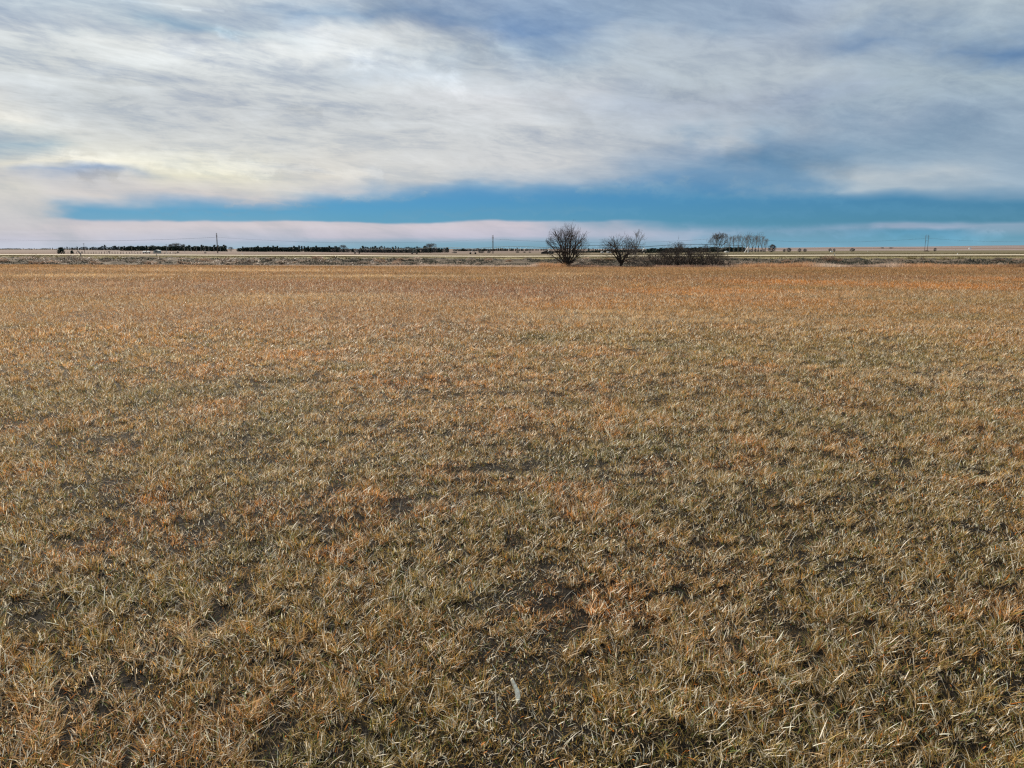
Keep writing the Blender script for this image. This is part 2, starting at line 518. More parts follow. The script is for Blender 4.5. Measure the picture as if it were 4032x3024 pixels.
def field_grass():
    parts = []
    ctl_y = [1.4, 3, 5, 8, 13, 22, 40, 70, 112]
    ctl_d = [24000, 19000, 11500, 6000, 2500, 850, 240, 70, 26]
    ctl_w = [.0022, .0025, .0031, .0042, .0065, .011, .018, .029, .042]
    ctl_h0 = [.018, .018, .020, .024, .032, .045, .055, .065, .08]
    ctl_h1 = [.055, .055, .058, .066, .088, .115, .14, .16, .20]
    edges = np.geomspace(1.4, 112, 46)
    lg = np.log
    rings = [(a, b, 0) for a, b in zip(edges[:-1], edges[1:])]
    # the field goes on beside and behind the viewer
    oe = [-4, -1, 1.4, 3, 5, 8, 13, 22, 40, 70, 112]
    rings += [(a, b, 1) for a, b in zip(oe[:-1], oe[1:])]
    for y0, y1, outer in rings:
        ym = max(1.5, (max(y0, .1) * max(y1, .1)) ** .5) if not outer else max(7.0, (y0 + y1) / 2)
        dens = math.exp(np.interp(lg(ym), lg(ctl_y), lg(ctl_d)))
        w0 = math.exp(np.interp(lg(ym), lg(ctl_y), lg(ctl_w)))
        h0 = np.interp(lg(ym), lg(ctl_y), ctl_h0); h1 = np.interp(lg(ym), lg(ctl_y), ctl_h1)
        K = 3 if ym < 4 else (2 if ym < 16 else 1)
        if outer:
            w0 *= 1.8
            side = 5 + .15 * max(ym, 0)
            nn = int(dens * .5 * (y1 - y0) * 2 * side)
            Y = y0 + (y1 - y0) * RNG.random(nn)
            lim = .76 * np.maximum(Y, 0) + np.where(Y < 1.4, 0, .5)
            sg = np.where(RNG.random(nn) < .5, -1, 1)
            X = sg * (lim + RNG.random(nn) * side)
        else:
            X, Y = scatter(y0, y1, dens)
        n = len(X)
        bare = bare_at(X, Y) if y0 < 20 else np.zeros(n)
        # tufts: pull the roots towards jittered cell centres and lean outwards
        cs = .11 if y0 < 8 else (.22 if y0 < 22 else .5)
        Xw = X * .8 + Y * .6 + .25 * fbm(X, Y, .5, 201); Yw = -X * .6 + Y * .8 + .25 * fbm(X, Y, .5, 202)
        ix = np.floor(Xw / cs); iy = np.floor(Yw / cs)
        du = (ix + .5 + .8 * (_hash(ix, iy, 1) - .5)) * cs - Xw; dv = (iy + .5 + .8 * (_hash(ix, iy, 2) - .5)) * cs - Yw
        cx = X + du * .8 - dv * .6; cy = Y + du * .6 + dv * .8
        tuft = _hash(ix, iy, 3)
        az = np.arctan2(Y - cy, X - cx) + RNG.normal(0, .9, n)
        pull = .30 * (tuft > .45) * (1 if y0 < 20 else .3)
        X = X + (cx - X) * pull; Y = Y + (cy - Y) * pull
        keep = RNG.random(n) > bare * .5
        X, Y, cx, cy, tuft, az, bare = [a[keep] for a in (X, Y, cx, cy, tuft, az, bare)]
        n = len(X)
        hn = fbm(X, Y, .5, 33, 3)
        h = (h0 + (h1 - h0) * RNG.random(n) ** 1.5) * (.5 + 1.0 * hn) * (.75 + .6 * tuft)
        lie = RNG.random(n) < (.30 if y0 < 20 else .2)      # thatch lying down
        lean = np.where(lie, RNG.uniform(.85, 1.1, n), RNG.uniform(.08, .65, n))
        curl = np.where(lie, RNG.uniform(0, .2, n), RNG.uniform(0, .75, n) ** 1.3)
        az = np.where(lie, RNG.uniform(0, 2 * np.pi, n), az)
        h = np.where(lie, h * .9, h) * (1 - .45 * bare)
        w = w0 * RNG.uniform(.45, 1.35, n)
        Z = H(X, Y) + np.where(lie, RNG.uniform(.0, .045, n), 0) - .004
        c = field_col(X, Y)
        tc = (.78 + .44 * tuft)[:, None]
        c = c * tc * RNG.uniform(.18, 1.5, n)[:, None] * np.array([1.05, .93, .76])
        c = c * (1 + RNG.normal(0, .05, (n, 3)))
        c = c * (1 - .72 * bare[:, None])  # bare gaps also darkened, shade between tufts put into blade colour
        r = RNG.random(n)
        r = np.where(bare > .4, np.clip(r, .25, 1), r)
        near = np.clip(1.1 - Y / 50, .03, 1)
        pale = r < .17 * near
        c[pale] = PALE * RNG.uniform(.55, 1.2, pale.sum())[:, None]  # straw-white colour, also painting sun glints onto these blades
        w[pale] *= 1.3
        lean[pale] = np.where(lie[pale], lean[pale], RNG.uniform(.1, .5, pale.sum()))
        tan = (r > .19) & (r < .37)
        c[tan] = c[tan] * .5 + STRAW * .5 * RNG.uniform(.6, 1.2, tan.sum())[:, None]
        dk = (r > .85)
        c[dk] *= .35
        gr = (r > .4) & (r < .40 + .07 * np.clip(1.4 - Y / 14, 0, 1))
        c[gr] = np.array([.15, .19, .05]) * RNG.uniform(.7, 1.4, gr.sum())[:, None]
        og = (r > .5) & (r < .5 + .018 * np.clip(1.6 - Y / 10, .2, 1))
        c[og] = np.array([.72, .24, .04]) * RNG.uniform(.6, 1.2, og.sum())[:, None]
        w[og] *= 1.7; h[og] *= .7
        c = np.clip(c, .01, .9)
        parts.append(blades(np.stack([X, Y, Z], 1), h, w, az, lean, curl, az + np.pi / 2 + RNG.normal(0, .5, n) if K > 1 else RNG.normal(0, .7, n), c, K))
    # long arching blades that stand out of the mat
    X, Y = scatter(1.5, 12, 60)
    n = len(X); az = RNG.uniform(0, 2 * np.pi, n)
    c = np.where((RNG.random(n) < .55)[:, None], PALE * .85, STRAW) * RNG.uniform(.6, 1.1, n)[:, None]
    parts.append(blades(np.stack([X, Y, H(X, Y)], 1), RNG.uniform(.05, .11, n), RNG.uniform(.0016, .004, n), az,
                        RNG.uniform(.3, .7, n), RNG.uniform(.3, .9, n), az + np.pi / 2, c, 4))
    v, t, c = merge(parts)
    me = mesh_from('grass', v, tris=t, col=c)
    o = add('grass', me, M['grass'], label='dry matted brown and olive grass covering the whole field', cat='grass', kind='stuff')
    return o


field_grass()


def region_grass(name, X, Y, h, w, c, label, cat, K=2, zoff=0.0, lean=(0, .5), mat='weeds'):
    n = len(X)
    az = RNG.uniform(0, 2 * np.pi, n)
    Z = (zoff if isinstance(zoff, np.ndarray) else H(X, Y) + zoff) - .02
    v, t, cc = blades(np.stack([X, Y, Z], 1), h, w, az, RNG.uniform(lean[0], lean[1], n), RNG.uniform(0, .6, n),
                      RNG.normal(0, .8, n), np.clip(c, .005, .9), K)
    return add(name, mesh_from(name, v, tris=t, col=cc), M[mat], label=label, cat=cat, kind='stuff')


# ------------------------------------------------------------------ ground sheet
def ground():
    ys = np.concatenate([np.linspace(-50, 0, 12, endpoint=False), np.linspace(0, 12, 90, endpoint=False), np.linspace(12, 108, 130, endpoint=False),
                         np.linspace(108, 230, 90, endpoint=False), np.geomspace(230, 9000, 160)])
    ts = np.linspace(-1.5, 1.5, 360)
    Yg, Tg = np.meshgrid(ys, ts, indexing='ij')
    Xg = Tg * (Yg + 60) * np.where(Yg < 0, 1, 1)
    Z = H(Xg, Yg)
    Z = np.where((Yg > 111) & (Yg < 150), Z - .45, Z)
    X, Y, z = Xg.ravel(), Yg.ravel(), Z.ravel()
    px = CX + F / CP * X / np.maximum(Y, 30)
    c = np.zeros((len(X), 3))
    soil = np.array([.010, .008, .006])  # soil taken near black, painting in the shade between blades
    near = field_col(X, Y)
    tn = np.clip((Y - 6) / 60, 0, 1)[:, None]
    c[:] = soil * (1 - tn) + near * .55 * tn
    out = (np.abs(X) > .76 * np.maximum(Y, 0) + .6) & (Y < 110)
    c[out] = near[out] * .30
    c[Y > 110] = (.05, .042, .03)
    olive = np.array([.14, .118, .058])
    c[(Y > 141) & (Y < 200)] = olive
    m = (Y >= 193) & (Y < 500)
    fr = np.clip((px - 1400) / 1400, 0, 1)[:, None]
    pinkish = np.array([.15, .098, .072]); brownf = np.array([.15, .108, .07]); ol2 = np.array([.115, .096, .052])
    cc = np.where(px[:, None] < 1000, pinkish, brownf) * (1 - fr) + ol2 * fr
    c[m] = cc[m]
    m = (Y >= 500) & (Y < 960)
    cc = np.array([.13, .087, .068]) * (1 - fr) + ol2 * fr
    c[m] = cc[m]
    m = Y >= 960
    lil = np.array([.21, .165, .155]); grz = np.array([.16, .115, .095])
    band = np.clip(np.sin(np.log(Y.clip(960)) * 9 + px / 900) * 2, 0, 1)[:, None]
    cc = lil * (1 - band) + grz * band
    cc = np.where(px[:, None] < 2300, np.array([.135, .098, .08]), cc)
    c[m] = cc[m]
    # thin dark field-boundary lines
    for (ya, yb, pa, pb, k) in ((620, 700, -500, 1700, .45), (430, 470, 300, 1400, .6), (1500, 1640, 2900, 3600, .6), (2300, 2500, 3000, 4500, .75)):
        mm = (Y > ya) & (Y < yb) & (px > pa) & (px < pb)
        c[mm] *= k
    ny, nt = Yg.shape
    idx = np.arange(ny * nt).reshape(ny, nt)
    q = np.stack([idx[:-1, :-1], idx[:-1, 1:], idx[1:, 1:], idx[1:, :-1]], -1).reshape(-1, 4)
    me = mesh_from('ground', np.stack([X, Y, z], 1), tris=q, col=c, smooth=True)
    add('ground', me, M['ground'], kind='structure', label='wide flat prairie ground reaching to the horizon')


ground()


def road():
    n = 300
    xs = np.linspace(-330, 330, n)
    V = []; ys = [185.5, 187.5, 190, 192.5]
    for y in ys:
        yy = y + .25 * np.sin(xs / 9) * (1 if y in (185.5, 192.5) else 0)
        V.append(np.stack([xs, yy, H(xs, yy) + .10], 1))
    V = np.concatenate(V); idx = np.arange(len(ys) * n).reshape(len(ys), n)
    q = np.stack([idx[:-1, :-1], idx[:-1, 1:], idx[1:, 1:], idx[1:, :-1]], -1).reshape(-1, 4)
    add('road', mesh_from('road', V, tris=q, smooth=True), M['road'], kind='structure', label='pale gravel road crossing beyond the creek')


road()

# ------------------------------------------------------------------ creek bank, its sod lumps and weeds
def bank_z(X, Y):
    t = np.clip((Y - 118) / 24, 0, 1)
    lump = np.abs(fbm(X * .75, Y * 1.6, 2.6, 90, 3) - .5) * 2
    step = np.floor((t + .18 * fbm(X, Y, 5, 93, 2)) * 4) / 4 - t
    env = np.sin(np.pi * np.clip((Y - 114) / 34, 0, 1)) ** .7
    return H(X, Y) + env * (.75 * lump - .25 + .55 * step + .35 * (fbm(X, Y, .8, 95, 3) - .5))


def creek_bank():
    xs = np.linspace(-112, 118, 700); ys = np.linspace(112, 149, 100)
    Yg, Xg = np.meshgrid(ys, xs, indexing='ij')
    Z = bank_z(Xg, Yg)
    X, Y = Xg.ravel(), Yg.ravel()
    n = fbm(X, Y, 1.6, 88, 4)
    c = np.array([.055, .043, .033]) * (1 - n[:, None]) + np.array([.20, .155, .115]) * n[:, None]
    top = np.clip((Y - 139 + 3 * (n - .5)) / 4, 0, 1)[:, None]
    c = c * (1 - top) + np.array([.215, .185, .095]) * top
    idx = np.arange(len(X)).reshape(Xg.shape)
    q = np.stack([idx[:-1, :-1], idx[:-1, 1:], idx[1:, 1:], idx[1:, :-1]], -1).reshape(-1, 4)
    me = mesh_from('creek_bank', np.stack([X, Y, Z.ravel()], 1), tris=q, col=c, smooth=False)
    add('creek_bank', me, M['ground'], kind='structure', label='rough lumpy eroded creek bank beyond the field')


creek_bank()


def pxof(X, Y): return CX + F / CP * X / Y


def bank_weeds():
    # rounded tussocks of pale dead grass, each a drooping mound
    nc = 2300
    CXs = RNG.uniform(-100, 108, nc); CYs = 114 + 24 * RNG.random(nc)
    pc = pxof(CXs, CYs)
    dark = (np.clip((pc - 3150) / 400, 0, 1) * (CYs > 120) * (CYs < 135) * .9)
    patch = fbm(CXs * .5, CYs * 1.5, 3.2, 101, 2)
    keep = (RNG.random(nc) > dark) & (patch > .44) & (fbm(CXs * .4, CYs * 1.6, 2.2, 131, 2) < .52)
    CXs, CYs, pc = CXs[keep], CYs[keep], pc[keep]; nc = len(CXs)
    rad = RNG.uniform(.35, 1.15, nc) * np.interp(CYs, [114, 142], [.8, 1.1]); bright = RNG.uniform(0, 1, nc) ** 1.2
    d = fbm(CXs, CYs, 9, 55, 2)
    K_ = 62
    ci = np.repeat(np.arange(nc), K_); n = len(ci)
    az = RNG.uniform(0, 2 * np.pi, n); rr_ = np.sqrt(RNG.random(n))
    X = CXs[ci] + np.cos(az) * rr_ * rad[ci] * .9; Y = CYs[ci] + np.sin(az) * rr_ * rad[ci] * .5
    Zt = bank_z(CXs, CYs)[ci] + (1 - rr_ ** 2) * rad[ci] * .42
    lo = np.array([.13, .10, .08]); pale = np.array([.50, .40, .32]); rust = np.array([.40, .24, .15]); oliv = np.array([.24, .20, .10])
    c = lo * (1 - bright[ci, None]) + pale * bright[ci, None]
    c = np.where(d[ci, None] > .58, c * .55 + rust * .45, c)
    c = np.where(CYs[ci, None] > 137, oliv * (.6 + .9 * bright[ci, None]), c) * RNG.uniform(.8, 1.2, n)[:, None]
    hh = rad[ci] * RNG.uniform(.35, .6, n)
    v, t, cc = blades(np.stack([X, Y, Zt - .05], 1), hh, RNG.uniform(.05, .13, n), az + RNG.normal(0, .5, n), RNG.uniform(.45, 1.0, n), RNG.uniform(.2, .8, n),
                      RNG.normal(0, .6, n), np.clip(c, .005, .9), 2)
    add('dry_weeds', mesh_from('dry_weeds', v, tris=t, col=cc), M['weeds'], label='pale dead tussocks mounded over the rough creek bank', cat='weeds', kind='stuff')
    # dark growth in the hollows, its near-black colour also painting their shade
    n = 120000
    X = RNG.uniform(-100, 108, n); Y = RNG.uniform(115, 139, n)
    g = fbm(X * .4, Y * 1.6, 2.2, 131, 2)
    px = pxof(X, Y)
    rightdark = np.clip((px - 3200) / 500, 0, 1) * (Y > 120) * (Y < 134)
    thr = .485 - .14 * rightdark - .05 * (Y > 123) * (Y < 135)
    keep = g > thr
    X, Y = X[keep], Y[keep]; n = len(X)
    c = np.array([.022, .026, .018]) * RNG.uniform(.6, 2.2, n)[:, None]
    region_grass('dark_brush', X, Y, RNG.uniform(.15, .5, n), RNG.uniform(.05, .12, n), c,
                 'dark low brush and painted shade filling the hollows of the creek bank', 'brush', 2, bank_z(X, Y) - .1)
    # olive verge between bank and road, and the strip behind the road
    n = 60000
    X = RNG.uniform(-145, 145, n); Y = RNG.uniform(140, 184.6, n)
    g = fbm(X * .4, Y, 3, 141, 3)[:, None]
    c = (np.array([.11, .092, .042]) * (1 - g) + np.array([.27, .215, .105]) * g) * RNG.uniform(.6, 1.35, n)[:, None]
    drk = (fbm(X * .35, Y, 4, 149, 3) > .6)
    c[drk] *= .35
    region_grass('verge_grass', X, Y, RNG.uniform(.08, .28, n), RNG.uniform(.05, .12, n), c,
                 'short olive grass on the verge between creek bank and gravel road', 'grass', 1)
    n = 60000
    X = RNG.uniform(-200, 200, n); Y = RNG.uniform(194, 290, n)
    keep = np.abs(X) < Y * .72
    X, Y = X[keep], Y[keep]; n = len(X)
    fr = np.clip((pxof(X, Y) - 1200) / 1400, 0, 1)[:, None]
    c = (np.array([.17, .112, .078]) * (1 - fr) + np.array([.15, .123, .065]) * fr) * RNG.uniform(.6, 1.4, n)[:, None]
    region_grass('pasture_grass', X, Y, RNG.uniform(.08, .22, n), RNG.uniform(.08, .18, n), c,
                 'thin dry pasture grass beyond the gravel road', 'grass', 1)


bank_weeds()


def edge_grass():
    """taller grass along the far edge of the field"""
    n = 130000
    X = RNG.uniform(-90, 96, n); Y = 107 + 8 * RNG.random(n) ** .8
    px = pxof(X, Y)
    prof_px = np.array([0, 400, 1000, 1400, 1700, 1950, 2080, 2120, 2230, 2300, 2500, 2850, 2900, 3000, 3150, 3250, 3400, 3550, 3800, 3900, 4032])
    prof_h = np.array([.12, .14, .22, .30, .45, .40, .40, .75, .80, .45, .40, .50, .70, .95, .95, .75, .60, .80, .75, .60, .80])
    hh = np.interp(px, prof_px, prof_h) * (.6 + .8 * fbm(X, Y, 2.2, 160, 3))
    keep = RNG.random(n) < .35 + .65 * (hh > .25)
    X, Y, px, hh = X[keep], Y[keep], px[keep], hh[keep]; n = len(X)
    g = fbm(X, Y * 2, 3.0, 165, 3)[:, None]
    pink = np.array([.50, .33, .24]); orange = np.array([.52, .28, .12]); pale = np.array([.62, .52, .42]); rust = np.array([.30, .14, .08])
    w_or = (np.clip((px - 2850) / 80, 0, 1) * np.clip((3250 - px) / 80, 0, 1) + np.clip((px - 3520) / 80, 0, 1) + np.clip((px - 2110) / 20, 0, 1) * np.clip((2260 - px) / 30, 0, 1))[:, None].clip(0, 1)
    w_ru = (np.clip((px - 2230) / 40, 0, 1) * np.clip((2900 - px) / 80, 0, 1))[:, None]
    c = pink * (1 - g) + pale * g
    c = c * (1 - .75 * w_or) + orange * .75 * w_or
    c = c * (1 - .55 * w_ru) + rust * .55 * w_ru
    low = (fbm(X * .4, Y, 3.2, 169, 2) > .58)
    c[low] = c[low] * .55
    region_grass('tall_grass', X, Y, hh * RNG.uniform(.5, 1.15, n), RNG.uniform(.025, .06, n), c * RNG.uniform(.65, 1.3, n)[:, None],
                 'taller rust and straw coloured grass lining the far edge of the field', 'grass', 2, 0.0, (0, .35))


edge_grass()

# ------------------------------------------------------------------ bare trees (space colonisation)
def grow(seed, height, width, base_frac, stems=5, n_attr=900, step=.16, infl=1.4, kill=.28, shape='dome', tip=.012,
         expo=2.4, twigs=3, twig_len=.35, jitter=.16, trunk_h=.25, maxit=110, up=.10, mom=.55, smin=.25, smax=.85):
    rg = np.random.default_rng(seed)
    A = []
    while len(A) < n_attr:
        p = rg.uniform(-1, 1, 3)
        r2 = p[0] ** 2 + p[1] ** 2
        if shape == 'dome':
            if r2 + (p[2]) ** 2 > 1: continue
            if r2 + p[2] ** 2 < .45 and rg.random() < .8: continue
            z = base_frac + (1 - base_frac) * (p[2] * .5 + .5)
            wz = 1.0 if p[2] > -.45 else 1.15
        elif shape == 'vase':
            zz = p[2] * .5 + .5
            if r2 > (.30 + .75 * zz - .35 * zz ** 4) ** 2: continue
            z = base_frac + (1 - base_frac) * zz; wz = 1
        else:
            if r2 > 1: continue
            zz = p[2] * .5 + .5
            z = base_frac + (1 - base_frac) * zz; wz = 1
        A.append((p[0] * width / 2 * wz, p[1] * width / 2 * wz, z * height))
    A = np.array(A)
    P = [np.zeros(3)]; par = [-1]
    # trunk and starting stems
    for k in range(max(1, int(trunk_h / step))):
        P.append(P[-1] + np.array([rg.normal(0, .01), rg.normal(0, .01), step])); par.append(len(P) - 2)
    fork = len(P) - 1
    for s in range(stems):
        a = 2 * math.pi * (s + rg.uniform(-.3, .3)) / stems
        out = rg.uniform(smin, smax) if stems > 1 else .1
        d = np.array([math.cos(a) * out, math.sin(a) * out, 1.0]); d /= np.linalg.norm(d)
        last = fork
        for k in range(rg.integers(3, 7)):
            P.append(P[last] + d * step + rg.normal(0, .1 * step, 3)); par.append(last); last = len(P) - 1
    alive = np.ones(len(A), bool)
    for it in range(maxit):
        kd = KDTree(len(P))
        for i, p in enumerate(P): kd.insert(p, i)
        kd.balance()
        acc = {}
        R = infl if it > 6 else infl * 4
        for j in np.nonzero(alive)[0]:
            co, i, dist = kd.find(A[j])
            if dist < kill: alive[j] = False; continue
            if dist < R or it < 25:
                v = (A[j] - P[i]); v = v / (np.linalg.norm(v) + 1e-9)
                if i in acc: acc[i] = acc[i] + v
                else: acc[i] = v
        if not acc: break
        for i, v in acc.items():
            nv = np.linalg.norm(v)
            if nv < .15: continue
            pd = P[i] - P[par[i]] if par[i] >= 0 else np.array([0, 0, step])
            d = v / nv + mom * pd / (np.linalg.norm(pd) + 1e-9) + rg.normal(0, jitter, 3) + np.array([0, 0, up]); d /= np.linalg.norm(d)
            P.append(P[i] + d * step); par.append(i)
        if len(P) > 6500: break
    n = len(P); P = np.array(P)
    kids = [[] for _ in range(n)]
    for i in range(1, n): kids[par[i]].append(i)
    rad = np.zeros(n)
    for i in range(n - 1, -1, -1):
        rad[i] = tip if not kids[i] else sum(rad[k] ** expo for k in kids[i]) ** (1 / expo)
    return P, par, kids, rad, rg, tip, twigs, twig_len


def tree_meshes(tag_, g, limit=3.2, rmax=None):
    P, par, kids, rad, rg, tip, twigs, tl = g
    if rmax: rad = rad * min(1, rmax / rad[0]) if False else np.minimum(rad, rmax)
    tk, cr = MB(), MB()
    for i in range(1, len(P)):
        p = par[i]
        big = rad[i] > tip * limit
        r0 = min(rad[p], rad[i] * 1.25); r1 = rad[i]
        (tk if big else cr).tube(P[p], P[i], r0, r1, 6 if big else 3)
    for i in range(1, len(P)):
        if not kids[i] or (rad[i] < tip * 2 and rg.random() < .35):
            d0 = P[i] - P[par[i]]; d0 /= np.linalg.norm(d0) + 1e-9
            for k in range(twigs):
                d = d0 + rg.normal(0, .42, 3) + np.array([0, 0, .35]); d /= np.linalg.norm(d)
                q = P[i] + d * tl * rg.uniform(.4, 1.1)
                cr.tube(P[i], q, tip * .75, tip * .35, 3)
    return tk.mesh(tag_ + '_trunk'), cr.mesh(tag_ + '_crown')


def make_tree(name, meshes, mats, loc, label, cat='tree', group=None, rz=0, scale=(1, 1, 1)):
    o = add(name, None, loc=loc, label=label, cat=cat, group=group)
    o.rotation_euler = (0, 0, rz); o.scale = scale
    add('trunk', meshes[0], mats[0], o); add('crown', meshes[1], mats[1], o)
    return o


def fan_tree(name, seed, Ht, Wd, limbs, elev=(15, 85), trunk_h=.3, r0=.2, zc=.45, rz_up=None, maxlev=3, seg=.22, wig=.10, up=.03, spawn=(.30, .55),
             ang=(22, 48), rmin=.010, lumpy=.12, start=.22, split=.9, lfac=(.85, 1.08)):
    """branching limbs that radiate from the bole and end on a ragged ellipsoid"""
    rg = random.Random(seed); tk, cr = MB(), MB()
    cz = Ht * zc; rz_t = Ht - cz; rz_b = cz * .98
    ph = [rg.uniform(0, 6.28) for _ in range(6)]

    def inside(p):
        a = math.atan2(p.y, p.x); rz = rz_t if p.z > cz else rz_b
        e = math.atan2(p.z - cz, math.hypot(p.x, p.y) + 1e-6)
        k = 1 + lumpy * (math.sin(2 * a + ph[0]) + math.sin(3 * a + 2 * e + ph[1]) + .7 * math.sin(5 * a - 3 * e + ph[2]) + .5 * math.sin(9 * a + 5 * e + ph[3])) / 1.6
        return (p.x ** 2 + p.y ** 2) / (Wd / 2 * k) ** 2 + ((p.z - cz) / (rz * k)) ** 2

    def reach(p, d):
        t = 0; st = Ht * .03
        while t < Ht * .35 and inside(p + d * t) >= 1: t += st
        while t < Ht * 1.2 and inside(p + d * (t + st)) < 1: t += st
        return t

    def perp(d):
        v = Vector((rg.gauss(0, 1), rg.gauss(0, 1), rg.gauss(0, 1))); v = v - d * v.dot(d); v.normalize(); return v

    def limb(p, d, Lg, r, lev):
        Lg = max(Lg, seg)
        n = max(2, int(Lg / (seg * (1 if lev < 2 else .8)))); st = Lg / n; p = Vector(p); d = Vector(d)
        taper = .82 if lev < 2 else .75
        nxt = start * n if lev == 0 else rg.uniform(.12, .35) * n
        for k in range(n):
            d = (d + perp(d) * rg.uniform(0, wig) + Vector((0, 0, up))).normalized()
            q = p + d * st
            ra = r * (1 - taper * k / n); rb = r * (1 - taper * (k + 1) / n)
            ra = max(ra, rmin * .6); rb = max(rb, rmin * .45)
            (tk if ra > rmin * 3.2 else cr).tube(p, q, ra, rb, 6 if ra > rmin * 3.2 else 3)
            p = q
            if k > 1 and inside(p) > 1.12: break
            if lev < maxlev and k >= nxt:
                a = math.radians(rg.uniform(*ang)); sd = (d * math.cos(a) + perp(d) * math.sin(a)).normalized()
                if sd.z < -.1: sd.z *= .3; sd.normalize()
                rem = Lg * (1 - k / n)
                L2 = min(reach(q, sd) * rg.uniform(.8, 1.05), max(rem * 1.15, seg * 3) * rg.uniform(.65, 1.1))
                if L2 > seg * .8:
                    limb(q, sd, L2, max(rb * split * .8, rmin), lev + 1)
                nxt = k + max(1, rg.uniform(*spawn) / st * (1 if lev < 2 else .5))
    # bole
    base = Vector((0, 0, 0)); top = Vector((0, 0, trunk_h))
    tk.tube((0, 0, -.25), (0, 0, trunk_h * .5), r0 * 1.25, r0 * 1.05, 9); tk.tube((0, 0, trunk_h * .5), top, r0 * 1.05, r0 * .95, 9)
    for i in range(limbs):
        u = (i + .5) / limbs; e = math.radians(elev[0] + (elev[1] - elev[0]) * u ** .8 + rg.uniform(-5, 5)); a = i * 2.39996 + rg.uniform(-.3, .3)
        d = Vector((math.cos(a) * math.cos(e), math.sin(a) * math.cos(e), math.sin(e)))
        b0 = Vector((math.cos(a), math.sin(a), 0)) * r0 * .45 * math.cos(e) + Vector((0, 0, trunk_h * rg.uniform(.75, 1.0)))
        limb(b0, d, reach(b0, d) * rg.uniform(*lfac), r0 * rg.uniform(.42, .62) * (1 if u > .3 else .75), 0)
    print(name, len(tk.v), len(cr.v))
    return tk.mesh(name + '_trunk'), cr.mesh(name + '_crown')


# the big lone tree
Yt = 109.0
mp = m_per_px(Yt)
me_big = fan_tree('lone_tree', 3, 6.5, 6.3, 19, (6, 82), .5, .23, .40, maxlev=3, seg=.22, wig=.13, up=.006, spawn=(.21, .44), rmin=.013, lumpy=.08)
pb = ground_at(2234, Yt); pb.z -= .15
make_tree('bare_tree', me_big, (M['bark'], M['twig']), pb, 'largest bare tree with a wide domed crown, standing alone at the field edge')

me_b2 = fan_tree('spreading_tree', 17, 4.75, 7.3, 16, (6, 72), .85, .20, .52, maxlev=3, seg=.20, wig=.28, up=.012, spawn=(.20, .42), ang=(25, 60), rmin=.0125, lumpy=.14)
p = ground_at(2444, Yt + 1); p.z -= .15
make_tree('bare_tree', me_b2, (M['bark'], M['twig']), p, 'low spreading bare tree with gnarled limbs, second from the left at the field edge')

me_b3 = fan_tree('behind_tree', 21, 9.6, 8.6, 7, (28, 84), 2.0, .27, .58, maxlev=3, seg=.5, wig=.24, up=.02, spawn=(.4, .8), ang=(25, 55), rmin=.042, lumpy=.16)
p = ground_at(2503, 305); p.z -= .3
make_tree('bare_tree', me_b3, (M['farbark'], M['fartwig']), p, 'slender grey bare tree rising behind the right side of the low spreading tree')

# thicket shrubs
SHR = []
for k in range(5):
    g = grow(30 + k, 1.0 * (2.3 + .3 * k), 1.5 + .25 * (k % 3), .12, stems=8, n_attr=260, step=.12, kill=.2, infl=.9, tip=.011, expo=2.6,
             twigs=4, twig_len=.35, jitter=.25, trunk_h=.01, shape='col', up=.15)
    SHR.append(tree_meshes('thicket_shrub%d' % k, g))
me_small = fan_tree('thicket_tree', 33, 3.7, 4.4, 10, (25, 85), .5, .13, .58, maxlev=3, seg=.2, wig=.22, up=.02, spawn=(.15, .3), ang=(25, 55), rmin=.019, lumpy=.18)

p = ground_at(2668, 111); p.z -= .05
th1 = make_tree('bare_tree', me_small, (M['bark'], M['twig']), p, 'tallest dark bare tree standing in the middle of the thicket')
p = ground_at(2773, 111.5); p.z -= .1
copy_thing(th1, p, 2.1, (.62, .62, .95), label='narrow dark bare tree near the right end of the thicket')
p = ground_at(2829, 111); p.z -= .1
copy_thing(th1, p, 4.0, (.65, .65, .68), label='small twisted bare tree at the right end of the thicket')
for px_, Y_, rz_, sc_, lb_ in [(2718, 112, 3.3, .8, 'bare crown just right of the tallest tree in the thicket'), (2634, 112.5, 5.2, .84, 'bare crown just left of the tallest tree in the thicket'),
                               (2552, 113, .6, .66, 'leftmost thin bare tree rising out of the thicket')]:
    p = ground_at(px_, Y_); p.z -= .1
    copy_thing(th1, p, rz_, (sc_, sc_, sc_), label=lb_)
p = ground_at(2598, 118); p.z -= .1
copy_thing(th1, p, 1.1, (.6, .6, .85), label='slim dark bare tree in the left part of the thicket')

th_group = 'bare shrubs of the dense thicket'
first = [None] * 5
rr = random.Random(5)
def place_shrub(px, Y, h_px, label, group, k, wsc=1.0, mats=None):
    p = ground_at(px, Y); p.z -= .08
    base = [2.3, 2.6, 2.9, 3.2, 3.5][k]
    s = h_px * m_per_px(Y) / base
    sc = (wsc * s, wsc * s, s)
    if first[k] is None:
        first[k] = make_tree('bare_shrub', SHR[k], (M['bark'], M['twig']), p, label, 'shrub', group, rr.uniform(0, 6.28), sc)
        return first[k]
    return copy_thing(first[k], p, rr.uniform(0, 6.28), sc, label, group)

